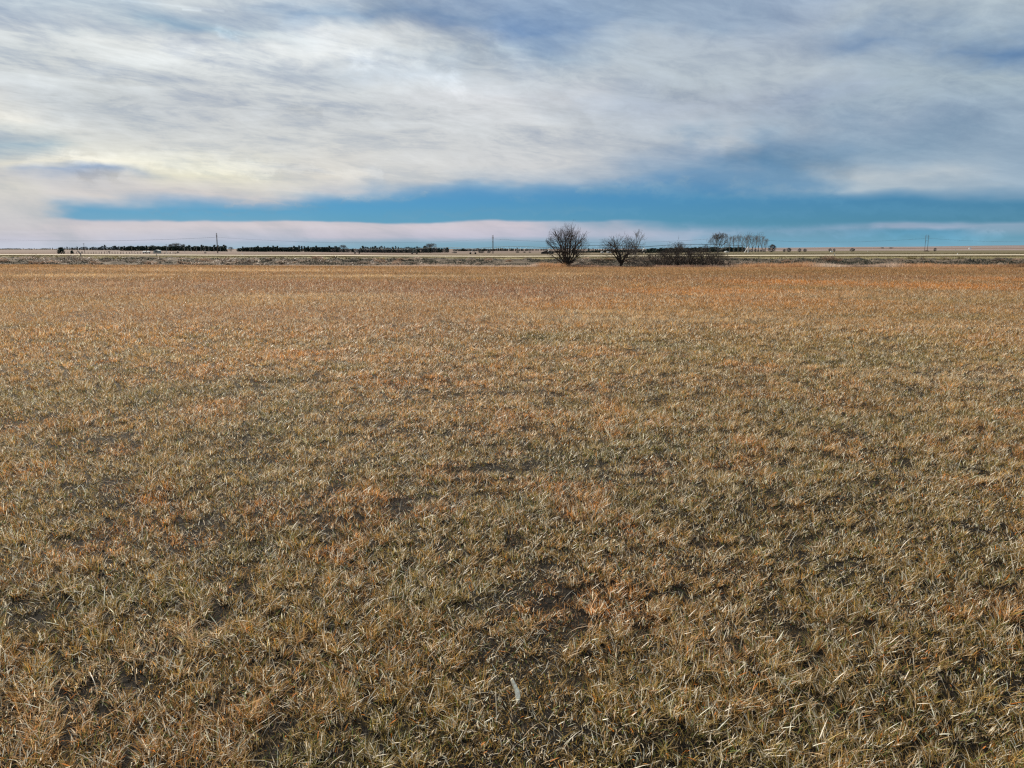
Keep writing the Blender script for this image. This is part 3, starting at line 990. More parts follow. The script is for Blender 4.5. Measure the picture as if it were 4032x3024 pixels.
for i in range(46):
    px = 2515 + i * (2880 - 2515) / 45 + rr.uniform(-5, 5)
    hp = np.interp(px, [2515, 2560, 2620, 2700, 2780, 2840, 2885], [38, 50, 58, 60, 58, 56, 38]) * rr.uniform(.5, 1.2)
    place_shrub(px, rr.uniform(110.6, 114), hp, 'bare dark shrub packed into the dense thicket right of the spreading tree', th_group, i % 5, rr.uniform(.7, 1.1))
for i, (px, hp) in enumerate([(2300, 26), (2322, 30), (2338, 36), (2352, 34), (2366, 40), (2385, 28), (2402, 30), (2470, 30), (2486, 34), (2500, 34)]):
    place_shrub(px, 110.8, hp, 'low bare shrub at the field edge around the foot of the spreading tree', 'low shrubs around the spreading tree', (i * 2) % 5, 1.3)
for i, px in enumerate([2896, 2916, 2940, 2962, 2985]):
    place_shrub(px, 112, rr.uniform(18, 28), 'small bare shrub thinning out in the rust grass right of the thicket', 'low shrubs right of the thicket', (i * 3) % 5, 1.2)
p = at_row(2566, 1056, 90, 109)
place_shrub(2566, p.y, 20, 'reddish low shrub standing in front of the thicket on the field', None, 2, 2.2)
p = at_row(1515, 1060, 60, 109)
place_shrub(1500, p.y, 8, 'left one of two small brown dead weeds standing out in the open field', None, 1, 3.0)
place_shrub(1540, p.y - .3, 5, 'right one of two small brown dead weeds standing out in the open field', None, 3, 4.0)

# grove of tall trees on the right
me_round = fan_tree('round_tree', 41, 13.4, 12.5, 10, (16, 84), 1.6, .45, .50, maxlev=3, seg=.6, wig=.26, up=.01, spawn=(.38, .75), ang=(25, 55), rmin=.065, lumpy=.14)
Yg_ = 505
p = ground_at(2826, Yg_); p.z -= .3
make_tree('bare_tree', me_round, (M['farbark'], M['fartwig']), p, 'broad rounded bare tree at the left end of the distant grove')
CW = []
for k in range(3):
    CW.append(fan_tree('grove_tree%d' % k, 60 + k * 7, 12.3, 5.4, 6, (52, 88), 2.2 + k * .4, .28, .66, maxlev=3, seg=.5, wig=.18, up=.03, spawn=(.33, .66), ang=(20, 46), rmin=.06, lumpy=.22, start=.35))
cwf = [None] * 3
grove = [(2872, 62), (2889, 63), (2906, 66), (2922, 64), (2937, 62), (2947, 68), (2962, 64), (2974, 62), (2985, 66), (3000, 62), (3013, 52)]
names_pos = ['first tall bare tree right of the gap in the distant grove', 'second tall bare tree right of the gap in the distant grove']
for i, (px, hp) in enumerate(grove):
    Y = Yg_ + rr.uniform(-8, 22); p = ground_at(px, Y); p.z -= .2
    s = hp * m_per_px(Y) / 11.3; k = i % 3
    lab = 'tall slender bare tree standing close among others in the distant grove'
    grp = 'slender trees of the distant grove'
    if i == len(grove) - 1: lab = 'rightmost and shortest slender bare tree of the distant grove'; grp = 'slender trees of the distant grove'
    if i == 0: lab = 'leftmost slender bare tree of the grove, standing alone after the gap'
    if cwf[k] is None:
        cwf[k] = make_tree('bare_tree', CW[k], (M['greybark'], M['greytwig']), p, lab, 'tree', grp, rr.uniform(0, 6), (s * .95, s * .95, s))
    else:
        copy_thing(cwf[k], p, rr.uniform(0, 6), (s * rr.uniform(.85, 1.1), s * .95, s), lab, grp)

# bare crowns showing over the far evergreens
for (px, row_top, Y, wide, lab) in [
    (693, 957, 1085, 1.5, 'wide grey bare tree standing above the left cedar windbreak'),
    (672, 961, 1088, 1.0, 'smaller grey bare tree left of the wide one above the left windbreak'),
    (722, 961, 1088, 1.0, 'smaller grey bare tree right of the wide one above the left windbreak'),
    (603, 965, 1095, 1.0, 'rounded pale bare tree behind the windbreak above the grey shed'),
    (516, 967, 1095, .9, 'faint bare tree over the left windbreak, left of the grey shed'),
    (910, 972, 1085, 1.2, 'bare tree in the gap just right of the leftmost paired power poles'),
    (1353, 964, 1085, 1.1, 'bare tree sticking up at the right end of the long cedar windbreak'),
    (1322, 968, 1085, .7, 'thin bare tree just left of the right end of the long cedar windbreak'),
    (1695, 958, 1085, 1.4, 'fan shaped bare tree above the grey brush left of centre'),
]:
    p = ground_at(px, Y); 
    h = (row_of(p.x, p.y, p.z) - row_top) * m_per_px(Y); s = h / 12.8
    p.z -= .3
    src = [o for o in COL.objects if o.get('label', '').startswith('broad rounded bare tree')][0]
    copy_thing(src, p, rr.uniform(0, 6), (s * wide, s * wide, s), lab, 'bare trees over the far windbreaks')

# ------------------------------------------------------------------ evergreens
def crown_mesh(name, h, w, seed, kind='cedar', ntri=560, col=(.038, .056, .045)):
    rg = np.random.default_rng(seed)
    z = rg.random(ntri) ** .9
    if kind == 'cedar':
        R = (w / 2) * (np.clip(1 - z, 0, 1) ** .38) * (.75 + .25 * np.clip(z / .12, 0, 1))
    elif kind == 'spire':
        R = (w / 2) * np.clip(1 - z, 0.02, 1) ** .9
    else:
        R = (w / 2) * np.sqrt(np.clip(1 - (2 * z - .95) ** 2, 0.05, 1))
    a = rg.uniform(0, 2 * np.pi, ntri)
    R = R * (.8 + .4 * np.sin(a * 3 + seed) * .5 + .25 * rg.random(ntri)) * np.sqrt(rg.uniform(.25, 1, ntri))
    C = np.stack([R * np.cos(a), R * np.sin(a), .05 * h + z * .95 * h], 1)
    s = rg.uniform(.05, .13, ntri)[:, None, None] * h
    V = C[:, None, :] + rg.normal(0, 1, (ntri, 3, 3)) * s * .7
    V[:, :, 2] = np.clip(V[:, :, 2], .05, h * 1.06)
    T = np.arange(ntri * 3).reshape(-1, 3)
    cc = np.array(col) * rg.uniform(.6, 1.6, ntri)[:, None]
    return mesh_from(name, V.reshape(-1, 3), tris=T, col=np.repeat(cc, 3, 0))


def trunk_mesh(name, h, r):
    b = MB(); b.tube((0, 0, -.3), (0, 0, h * .5), r, r * .6, 6); b.tube((0, 0, h * .5), (0, 0, h * .92), r * .6, r * .15, 6)
    return b.mesh(name)


EV = {}
for i in range(3): EV['cedar%d' % i] = crown_mesh('cedar_crown', 6, 4.6, 200 + i, 'cedar')
for i in range(2): EV['spire%d' % i] = crown_mesh('spire_crown', 6, 2.6, 210 + i, 'spire', 260)
for i in range(3): EV['brush%d' % i] = crown_mesh('brush_crown', 6, 6.5, 220 + i, 'round', 380, (.075, .075, .075))
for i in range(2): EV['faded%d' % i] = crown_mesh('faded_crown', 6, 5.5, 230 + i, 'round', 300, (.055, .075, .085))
TK = trunk_mesh('evergreen_trunk', 6, .18)
evf = {}


def plant(px, Y, h, kind, label, group, name='cedar_tree', cat='tree', wide=1.0):
    p = ground_at(px, Y)
    s = h / 6.0
    sc = (s * wide, s * wide, s)
    if kind not in evf:
        o = add(name, None, loc=p, label=label, cat=cat, group=group)
        add('trunk', TK, M['bark'], o); add('crown', EV[kind], M['needles'], o)
        o.scale = sc; o.rotation_euler[2] = rr.uniform(0, 6.28); evf[kind] = o
        return o
    c = copy_thing(evf[kind], p, rr.uniform(0, 6.28), sc, label, group)
    c.name = name; c['category'] = cat
    return c


def tree_row(px0, px1, Y, step_px, top, kinds, label, group, name='cedar_tree', cat='tree', var=.18, wide=1.0, spire=None):
    px = px0
    while px <= px1:
        YY = Y + rr.uniform(-6, 6)
        p = ground_at(px, YY)
        t = np.interp(px, *zip(*top)) if isinstance(top, list) else top
        h = (row_of(p.x, p.y, p.z) - t) * m_per_px(YY) * rr.uniform(1 - var, 1 + var * .6)
        k = rr.choice(kinds); w = wide
        if spire and rr.random() < .16: k = rr.choice(spire); h *= 1.25; w = 1.2
        plant(px, YY, max(1.0, h), k, label, group, name, cat, w)
        px += step_px * rr.uniform(.75, 1.25)


cedars = ['cedar0', 'cedar1', 'cedar2']
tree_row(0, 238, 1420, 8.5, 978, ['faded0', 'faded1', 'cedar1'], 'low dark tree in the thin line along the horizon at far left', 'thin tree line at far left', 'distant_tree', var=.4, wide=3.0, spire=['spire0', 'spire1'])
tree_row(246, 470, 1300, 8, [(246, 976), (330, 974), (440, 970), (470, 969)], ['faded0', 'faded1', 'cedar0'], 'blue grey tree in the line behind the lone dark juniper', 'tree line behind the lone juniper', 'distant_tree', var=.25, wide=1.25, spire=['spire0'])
tree_row(482, 896, 1085, 8.2, [(482, 971), (700, 970), (880, 971)], cedars, 'dark cedar packed in the left windbreak behind the fence posts', 'cedars of the left windbreak', var=.12, wide=1.6, spire=['spire0', 'spire1'])
tree_row(940, 1335, 1085, 8.6, [(940, 977), (1000, 973), (1330, 974)], cedars, 'dark cedar packed in the long windbreak right of the leftmost paired power poles', 'cedars of the long windbreak', var=.08, wide=1.7, spire=['spire1'])
tree_row(1290, 1766, 1078, 9.5, [(1290, 979), (1400, 980), (1766, 976)], ['brush0', 'brush1', 'brush2', 'cedar2'], 'grey brushy tree in the dim shelterbelt left of centre', 'grey shelterbelt left of centre', 'brushy_tree', var=.12, wide=1.1)
tree_row(1420, 1700, 1092, 10, 972, ['cedar0', 'faded1', 'spire0'], 'green tree top peeping over the grey shelterbelt', 'tree tops over the grey shelterbelt', var=.2, wide=.8)
tree_row(1790, 1960, 1500, 11, [(1790, 980), (1960, 979)], ['faded0', 'cedar1'], 'low dark tree on the horizon left of the central paired poles', 'tree line left of the central poles', 'distant_tree', var=.25, wide=2.8, spire=['spire0', 'spire1'])
tree_row(1962, 2076, 1480, 8, [(1962, 976), (2076, 980)], cedars, 'dark conifer on the horizon between central poles and largest tree', 'conifers right of the central poles', var=.25, wide=1.0, spire=['spire0', 'spire1'])
tree_row(2082, 2150, 1700, 10, 980, ['faded0', 'faded1'], 'faint far tree fading into the horizon left of the largest tree', 'faint trees left of the largest tree', 'distant_tree', var=.2, wide=1.3)
tree_row(2175, 2300, 900, 9, 987, ['brush0', 'cedar1'], 'dark tree seen through the branches of the largest bare tree', 'trees behind the largest bare tree', 'brushy_tree', var=.3, wide=2.8)
tree_row(2318, 2400, 920, 9, 979, ['cedar0', 'spire0', 'spire1'], 'conifer on the horizon between the two nearest bare trees', 'conifers between the two nearest trees', var=.25, wide=.9)
tree_row(2300, 2545, 880, 10, [(2300, 989), (2400, 984), (2545, 983)], cedars, 'dark cedar in the line behind the low spreading tree', 'cedars behind the spreading tree', var=.12, wide=3.0)
tree_row(2550, 2925, 700, 10.5, [(2550, 979), (2700, 975), (2925, 974)], cedars, 'dark cedar in the line behind thicket and grove', 'cedars behind thicket and grove', var=.12, wide=1.7)
tree_row(2930, 3015, 650, 11, 982, ['brush0', 'brush1'], 'dim undergrowth bush at the foot of the distant grove', 'undergrowth of the grove', 'bush', 'bush', var=.2, wide=1.0)

# single bushes
plant(241, 330, 24 * m_per_px(330), 'cedar0', 'lone dark green juniper by the road at the far left', None, 'juniper_bush', 'bush', 1.6)
plant(284, 335, 13 * m_per_px(335), 'cedar2', 'small dark juniper just right of the lone larger juniper', None, 'juniper_bush', 'bush', 1.2)
for (px, Y, hp, wd, lab) in [
    (3040, 500, 30, 1.05, 'round leafless bush standing just right of the distant grove'),
    (3088, 520, 12, .9, 'small low bush left of the dark double bush on the right'),
    (3106, 520, 16, 1.1, 'wider dark bush right of the small low bush on the right'),
    (3148, 520, 14, .9, 'left of two small round bushes beyond the road on the right'),
    (3169, 520, 13, 1.0, 'right of two small round bushes beyond the road on the right'),
    (3268, 560, 13, .9, 'sparse bush standing beside a small white box'),
    (3284, 565, 12, .8, 'thin scraggly bush right of the small white box'),
    (3356, 560, 13, 1.4, 'low spreading dark bush alone on the right plain'),
    (3681, 600, 13, .8, 'small round brown bush right of the rightmost paired poles'),
    (1790, 900, 6, 3.2, 'flat low bush beyond the road left of the centre irrigator wheels'),
    (1895, 880, 9, 2.6, 'long grey bush behind the irrigator wheels near centre'),
    (1925, 885, 8, 2.0, 'grey bush left of the central paired poles'),
    (2038, 900, 6, 2.6, 'low brown bush right of the central paired poles'),
    (2065, 900, 5, 2.0, 'smaller low brown bush between central poles and largest tree'),
    (2086, 900, 5, 2.0, 'right brown bush between central poles and largest tree'),
    (700, 700, 6, 1.7, 'small grey bush right of the grey shed'),
    (430, 800, 5, 1.8, 'faint brown bush behind the fence posts at left'),
    (3475, 1700, 4, 3.0, 'tiny dark bush far off on the right hillside'),
    (3508, 1700, 3.5, 4.5, 'flat dark bush far off on the right hillside'),
]:
    k = 'brush%d' % rr.randrange(3)
    plant(px, Y, hp * m_per_px(Y), k, lab, None, 'bush', 'bush', wd)

# ------------------------------------------------------------------ transmission line
LP = [(-534, 656), (-272.5, 716), (-19.7, 797), (237, 858), (487, 910), (747, 975)]
ldir = Vector((260, 65, 0)).normalized(); xdir = Vector((-ldir.y, ldir.x, 0))
Z0 = []
ATT = []


def h_frame(i, X, Y, label, htop):
    z = float(H(X, Y)); o = add('power_pole', None, loc=(X, Y, z), label=label, cat='power pole', group='paired transmission poles')
    hh = htop
    for s in (-1, 1):
        MB().tube(xdir * 2.1 * s + Vector((0, 0, -.8)), xdir * 2.1 * s + Vector((0, 0, hh)), .26, .17, 8).build('pole', M['pole'], o)
    b = MB(); a = xdir * 4.0; zc = Vector((0, 0, hh * .875))
    b.tube(zc - a, zc + a, .14, .14, 6); b.build('crossarm', M['pole'], o)
    b = MB(); b.tube(-xdir * 2.1 + Vector((0, 0, hh * .99)), xdir * 2.1 + Vector((0, 0, hh * .99)), .08, .08, 5).build('top_brace', M['pole'], o)
    b = MB()
    b.tube(-xdir * 2.1 + Vector((0, 0, hh * .70)), xdir * 2.1 + Vector((0, 0, hh * .58)), .07, .07, 5)
    b.tube(xdir * 2.1 + Vector((0, 0, hh * .70)), -xdir * 2.1 + Vector((0, 0, hh * .58)), .07, .07, 5)
    b.build('cross_brace', M['pole'], o)
    att = []
    for s in (-1, 0, 1):
        b = MB(); t = zc + xdir * 3.8 * s
        for q in range(5):
            b.tube(t - Vector((0, 0, .15 + q * .26)), t - Vector((0, 0, .27 + q * .26)), .13, .09, 6)
        b.build('insulator', M['steel'], o)
        att.append(Vector((X, Y, z)) + t - Vector((0, 0, 1.5)))
    return att


labs = [None, 'leftmost pair of transmission poles rising over the left windbreak', 'central pair of transmission poles left of the largest tree',
        'pair of poles beside the rounded tree of the grove', 'rightmost pair of transmission poles alone on the plain', None]
tops = [None, 919, 927, 923, 926, None]
for i, (X, Y) in enumerate(LP):
    z = float(H(X, Y))
    if tops[i]:
        hh = (row_of(X, Y, z) - tops[i]) * m_per_px(Y)
        ATT.append(h_frame(i, X, Y, labs[i], hh))
    else:
        ATT.append([Vector((X, Y, z + 15.5)) + xdir * 3.8 * s for s in (-1, 0, 1)])
for s in range(3):
    pts = []
    for a, b in zip(ATT[:-1], ATT[1:]):
        for k in range(24):
            t = k / 24; p = a[s].lerp(b[s], t); p.z -= 4 * 4.6 * t * (1 - t); pts.append(p)
    pts.append(ATT[-1][s])
    MB().path(pts, .022, 4).build('power_cable', M['cable'], label=['near sagging power cable strung between the paired poles',
        'middle sagging power cable strung between the paired poles', 'far sagging power cable strung between the paired poles'][s], cat='cable', group='transmission cables')

# single utility poles
up0 = None
for (px, Y, top, lab) in [(333, 760, 958, 'lone dark utility pole at far left, above the fence'), (657, 700, 962, 'nearest pale utility pole right of the grey shed'),
                          (728, 860, 965, 'second pale utility pole in the row before the left windbreak'), (753, 900, 967, 'third pale utility pole in the row before the left windbreak'),
                          (774, 935, 968, 'fourth pale utility pole in the row before the left windbreak'), (792, 970, 969, 'fifth pale utility pole in the row before the left windbreak'),
                          (808, 1000, 971, 'sixth pale utility pole in the row before the left windbreak'), (823, 1020, 972, 'seventh pale utility pole in the row before the left windbreak'),
                          (843, 1040, 973, 'last pale utility pole in the row before the left windbreak'), (868, 1050, 975, 'faint utility pole just left of the leftmost paired poles')]:
    p = ground_at(px, Y); h = (row_of(p.x, p.y, p.z) - top) * m_per_px(Y)
    o = add('utility_pole', None, loc=p, label=lab, cat='utility pole', group='utility poles at left')
    mt = M['pole'] if px == 333 else M['palepole']
    MB().tube((0, 0, -.5), (0, 0, h), .24, .15, 8).build('pole', mt, o)
    b = MB(); b.tube((-.9, 0, h * .94), (.9, 0, h * .94), .07, .07, 5).build('crossarm', mt, o)
    b = MB()
    for x in (-.8, 0, .8): b.tube((x, 0, h * .94), (x, 0, h * .94 + .25), .05, .04, 5)
    b.build('insulator', M['steel'], o)

# ------------------------------------------------------------------ centre pivot irrigator
TW = [(1406, 650), (1632, 590), (1862, 520), (2165, 470), (2535, 430), (2945, 398)]
tw_pts = []
irr = add('irrigation_pivot', None, loc=ground_at(1862, 520), label='long arched irrigation boom on wheeled towers crossing the far field', cat='irrigator')
iloc = irr.location.copy()
for (px, Y) in TW: tw_pts.append(ground_at(px, Y) - iloc)
Ht = [3.7, 3.6, 3.6, 3.7, 3.7, 3.3]
for i, p in enumerate(tw_pts):
    nb = tw_pts[min(i + 1, len(tw_pts) - 1)] - tw_pts[max(i - 1, 0)]; nb.z = 0; nb.normalize()
    cr = Vector((-nb.y, nb.x, 0)); top = p + Vector((0, 0, Ht[i]))
    if i < len(tw_pts) - 1:
        b = MB()
        for s in (-1, 1):
            for q in (-.35, .35):
                b.tube(p + cr * 2.1 * s + Vector((0, 0, .7)), top + nb * q, .07, .06, 5)
        b.tube(p + cr * 2.1 + Vector((0, 0, .7)), p - cr * 2.1 + Vector((0, 0, .7)), .09, .09, 6)
        b.tube(p + cr * 1.2 + Vector((0, 0, 1.9)), p - cr * 1.2 + Vector((0, 0, 1.9)), .05, .05, 5)
        tw = b.build('tower', M['steel'], irr)
        for s in (-1, 1):
            c = p + cr * 2.1 * s + Vector((0, 0, .62))
            wb = MB(); wb.tube(c - nb * .2, c + nb * .2, .66, .66, 16); wb.build('wheel', M['rubber'], tw)
    else:
        b = MB()
        b.tube(p, top, .28, .26, 8)
        b.tube(p + Vector((-1.9, -.3, 0)), top + Vector((0, 0, -.2)), .16, .12, 6)
        b.build('pivot_stand', M['white'], irr)
for i in range(len(tw_pts) - 1):
    a = tw_pts[i] + Vector((0, 0, Ht[i])); c = tw_pts[i + 1] + Vector((0, 0, Ht[i + 1]))
    pts = []; lows = []
    for k in range(17):
        t = k / 16; q = a.lerp(c, t); hump = 4 * t * (1 - t)
        q.z += hump * 1.15; pts.append(q); lows.append(q - Vector((0, 0, 1.1 * min(1, hump * 1.3))))
    MB().path(pts, .12, 6).build('span_pipe', M['darksteel'], irr)
    b = MB().path(lows, .02, 4)
    for k in range(1, 16):
        b.tube(pts[k], lows[k], .02, .02, 4)
        b.tube(pts[k], lows[k - 1], .015, .015, 4)
    b.build('truss', M['darksteel'], irr)

# ------------------------------------------------------------------ fence
def fence(px0, px1, step, Y, label, h=1.15):
    root = ground_at((px0 + px1) / 2, Y)
    o = add('fence', None, loc=root, label=label, cat='fence')
    px = px0; tops = []
    while px <= px1:
        p = ground_at(px, Y + rr.uniform(-.5, .5)) - root; hh = h * rr.uniform(.8, 1.15)
        MB().tube(p - Vector((0, 0, .2)), p + Vector((rr.uniform(-.08, .08), 0, hh)), .13, .11, 6).build('post', M['pole'], o)
        tops.append(p + Vector((0, 0, h * .8))); px += step * rr.uniform(.85, 1.15)
    b = MB()
    for dz in (0, -.35, -.7): b.path([t + Vector((0, 0, dz)) for t in tops], .012, 3)
    b.build('wire', M['steel'], o)


fence(256, 590, 10.8, 420, 'long row of dark fence posts beyond the road at left')
fence(604, 700, 6, 425, 'short close set fence by the grey shed', 1.05)

# ------------------------------------------------------------------ buildings and small things
def gable(name, px, Y, w, d, h, rh, wallm, roofm, label, cat, door=True, rz=0.0):
    p = ground_at(px, Y); o = add(name, None, loc=p, label=label, cat=cat); o.rotation_euler[2] = rz
    MB().prism([(-w / 2, -.3), (w / 2, -.3), (w / 2, h), (0, h + rh), (-w / 2, h)], -d / 2, d / 2).build('wall', wallm, o)
    e = .25
    b = MB()
    for s in (-1, 1):
        i = len(b.v)
        b.prism([(0, h + rh + .04), (s * (w / 2 + e), h - e * rh / (w / 2) + .04), (s * (w / 2 + e), h - e * rh / (w / 2) + .16), (0, h + rh + .16)], -d / 2 - e, d / 2 + e)
    b.build('roof', roofm, o)
    if door: MB().box((0, -d / 2 - .04, h * .4), (w * .3, .06, h * .8)).build('door', M['dark'], o)
    MB().box((w * .33, -d / 2 - .04, h * .55), (w * .13, .06, h * .25)).build('window', M['glass'], o)
    return o


gable('shed', 620, 560, 3.9, 3.5, 2.0, .35, M['shed'], M['shed'], 'small grey metal shed behind the fence at left', 'shed')
gable('farmhouse', 2155, 560, 9, 6, 1.0, 1.5, M['dark'], M['dark'], 'low dark roofed house half hidden left of the largest tree', 'house')
gable('barn', 2259, 640, 4.2, 5, 2.6, 1.6, M['dark'], M['dark'], 'dark gabled barn seen through the largest bare tree', 'barn')
gable('shed', 2371, 830, 3.0, 3, 1.0, .5, M['white'], M['white'], 'smaller white roofed shed between the two nearest bare trees', 'shed')
gable('shed', 2398, 830, 4.6, 3, 1.2, .5, M['white'], M['white'], 'wider white roofed shed behind the spreading tree', 'shed')
gable('shed', 2861, 480, 2.0, 2, .5, .25, M['white'], M['white'], 'tiny white shed under the rounded tree of the grove', 'shed')
gable('farm_building', 1023, 1110, 4.5, 4, 5.6, 1.2, M['shed'], M['white'], 'white roofed building rising over the long cedar windbreak', 'building')


def tank_trailer(px, Y, L, label):
    p = ground_at(px, Y); o = add('trailer', None, loc=p, label=label, cat='trailer')
    b = MB(); prev = None
    for (x, r) in ((-L / 2, .25), (-L / 2 + .25, .5), (L / 2 - .25, .5), (L / 2, .25)):
        q = Vector((x, 0, 1.15))
        if prev: b.tube(prev[0], q, prev[1], r, 14)
        prev = (q, r)
    b.build('tank', M['white'], o)
    MB().box((0, 0, .58), (L, .9, .14)).build('chassis', M['steel'], o)
    for x in (-L * .3, L * .3):
        for y in (-.55, .55):
            MB().tube((x, y - .1, .34), (x, y + .1, .34), .34, .34, 14).build('wheel', M['rubber'], o)


tank_trailer(570, 560, 2.9, 'left white tank trailer parked behind the fence')
tank_trailer(585, 563, 2.5, 'right white tank trailer parked behind the fence')

# irrigation standpipe with a bush (pale hooked pipe)
p = ground_at(808, 640); o = add('standpipe', None, loc=p, label='pale hooked well standpipe beside the utility pole row', cat='pipe')
MB().path([(0, 0, 0), (0, 0, 1.6), (-.2, 0, 2.0), (-.7, 0, 2.1), (-1.0, 0, 1.8)], .16, 8).build('pipe', M['palepole'], o)
MB().box((.1, 0, .35), (1.6, .8, .7)).build('base', M['dark'], o)

p = ground_at(3274, 440); o = add('utility_box', None, loc=p, label='small white utility box beside a sparse bush on the right', cat='box')
MB().box((0, 0, .25), (1.1, .7, .5)).build('cabinet', M['white'], o); MB().prism([(-.62, .5), (.62, .5), (.5, .62), (-.5, .62)], -.42, .42).build('lid', M['steel'], o)
p = ground_at(3819, 1350); o = add('grain_bin', None, loc=p, label='small white bin far off on the right hillside', cat='bin')
z = 0
MB().tube((0, 0, 0), (0, 0, 1.9), 2.0, 2.0, 20).build('body', M['white'], o); MB().tube((0, 0, 1.9), (0, 0, 2.9), 2.1, .25, 20).build('roof', M['steel'], o)

# heap of brush
p = ground_at(3648, 560)
rg = np.random.default_rng(5); n = 500
a = rg.uniform(0, 2 * np.pi, n); r = np.sqrt(rg.random(n)) * 1.7
C = np.stack([r * np.cos(a), r * np.sin(a), (1 - (r / 1.75) ** 2) * .85 * rg.uniform(.5, 1, n)], 1)
V = (C[:, None, :] + rg.normal(0, .14, (n, 3, 3))); V[:, :, 2] = np.clip(V[:, :, 2], 0, 2)
me = mesh_from('brush_heap', V.reshape(-1, 3), tris=np.arange(n * 3).reshape(-1, 3), col=np.repeat(np.array([[.10, .07, .05]]) * rg.uniform(.5, 1.6, (n, 1)), 3, 0))
add('brush_heap', me, M['weeds'], loc=p, label='low brown brush heap right of the rightmost paired poles', cat='brush heap')

# marker posts
for (px, Y, h, lab, mt) in [(3417, 420, .8, 'short white marker post alone right of the spreading dark bush', 'white'), (3762, 470, 1.7, 'thin grey post standing far right beyond the road', 'palepole'),
                            (954, 195, .35, 'small white road marker left of centre', 'white'), (3286, 186, .6, 'pale stake at the road edge on the right', 'palepole'),
                            (3770, 195, .35, 'small white road marker at the far right', 'white'), (616, 184.8, .4, 'pale stake by the road in front of the grey shed', 'palepole')]:
    p = ground_at(px, Y); b = MB(); b.tube((0, 0, -.1), (0, 0, h), .09, .08, 6); b.tube((0, 0, h), (0, 0, h + .05), .10, .03, 6)
    b.build('marker_post', M[mt], loc=p, label=lab, cat='post')

# pale dead branch on the bank
p = ground_at(317, 141); b = MB(); p.z += .25
b.path([(-.45, 0, 1.0), (-.2, 0, .75), (.1, 0, .45), (.1, 0, -.3)], .09, 6); b.path([(.1, 0, .45), (.4, 0, .9)], .06, 6)
b.build('dead_branch', M['greytwig'], loc=p, label='pale forked dead branch sticking up on the creek bank at left', cat='branch')

# bleached husk in the foreground
def husk():
    rows = 14; across = 5; V = []; Fc = []
    L = .08
    for i in range(rows):
        s = i / (rows - 1)
        w = .011 * (math.sin(math.pi * min(1, s * .86 + .14)) ** .6) * (.45 + .75 * s)
        for j in range(across):
            u = j / (across - 1) * 2 - 1
            V.append((u * w + .012 * math.sin(s * 2.6) - .006 * s, (1 - s) * L, .010 * (1 - u * u) + .035 * (1 - s) + .002 * math.sin(9 * s + 3 * u)))
    for i in range(rows - 1):
        for j in range(across - 1):
            a = i * across + j; Fc.append((a, a + 1, a + across + 1, a + across))
    me = mesh_from('dry_husk', V, faces=Fc); me.polygons.foreach_set('use_smooth', [True] * len(me.polygons))
    x, y = flat_pt(2040, 2790)
    o = add('dry_husk', me, M['husk'], loc=(x, y, float(H(x, y)) + .022), label='bleached white husk lying on the grass in the near foreground', cat='husk')
    o.rotation_euler = (math.radians(28), 0, math.radians(26))
    m = o.modifiers.new('thick', 'SOLIDIFY'); m.thickness = .0008


husk()

# ------------------------------------------------------------------ sun and sky
SUN_AZ, SUN_EL = math.radians(-32), math.radians(33)       # azimuth from +Y towards +X
sd = Vector((math.sin(SUN_AZ) * math.cos(SUN_EL), math.cos(SUN_AZ) * math.cos(SUN_EL), math.sin(SUN_EL)))
sun_d = bpy.data.lights.new('sun', 'SUN'); sun_d.energy = 5.0; sun_d.angle = math.radians(.6); sun_d.color = (1.0, .90, .76)
sun = bpy.data.objects.new('sun', sun_d); COL.objects.link(sun)
sun.rotation_euler = (-sd).to_track_quat('-Z', 'Y').to_euler(); sun.location = (0, 0, 50)

world = bpy.data.worlds.new("World"); scene.world = world; world.use_nodes = True
nt = world.node_tree; nt.nodes.clear(); L = nt.links
N = lambda t: nt.nodes.new(t)


def math_(op, a, b=None, c=None, clamp=False):
    n = N('ShaderNodeMath'); n.operation = op; n.use_clamp = clamp
    for i, v in enumerate((a, b, c)):
        if v is None: continue
        if isinstance(v, (int, float)): n.inputs[i].default_value = v
        else: L.new(v, n.inputs[i])
    return n.outputs[0]


def maprange(v, a, b, c, d, smooth=False):
    n = N('ShaderNodeMapRange')
    if smooth: n.interpolation_type = 'SMOOTHSTEP'
    L.new(v, n.inputs[0])
    for i, q in zip((1, 2, 3, 4), (a, b, c, d)):
        n.inputs[i].default_value = q
    return n.outputs[0]


STR = .1
tc = N('ShaderNodeTexCoord'); sep = N('ShaderNodeSeparateXYZ'); L.new(tc.outputs['Generated'], sep.inputs[0])
x, y, z = sep.outputs
az = math_('MULTIPLY', math_('ARCTAN2', x, y), 180 / math.pi)
el = math_('MULTIPLY', math_('ARCSINE', z), 180 / math.pi)
# cloud-plane coordinates
zz = math_('ADD', math_('MAXIMUM', z, 0.0), .07)
cxy = N('ShaderNodeCombineXYZ'); L.new(math_('DIVIDE', x, zz), cxy.inputs[0]); L.new(math_('DIVIDE', y, zz), cxy.inputs[1])


def noise(vec, scale, detail=5, dist=0.0, rot=0.0, sc=(1, 1, 1), rough=.55, loc=(0, 0, 0)):
    # rotate first, then stretch along the rotated axes
    m = N('ShaderNodeMapping'); m.inputs['Rotation'].default_value = (0, 0, rot); m.inputs['Location'].default_value = loc
    L.new(vec, m.inputs[0])
    m2 = N('ShaderNodeMapping'); m2.inputs['Scale'].default_value = sc
    L.new(m.outputs[0], m2.inputs[0])
    n = N('ShaderNodeTexNoise'); n.inputs['Scale'].default_value = scale; n.inputs['Detail'].default_value = detail
    n.inputs['Distortion'].default_value = dist; n.inputs['Roughness'].default_value = rough
    L.new(m2.outputs[0], n.inputs['Vector'])
    return n.outputs['Fac']


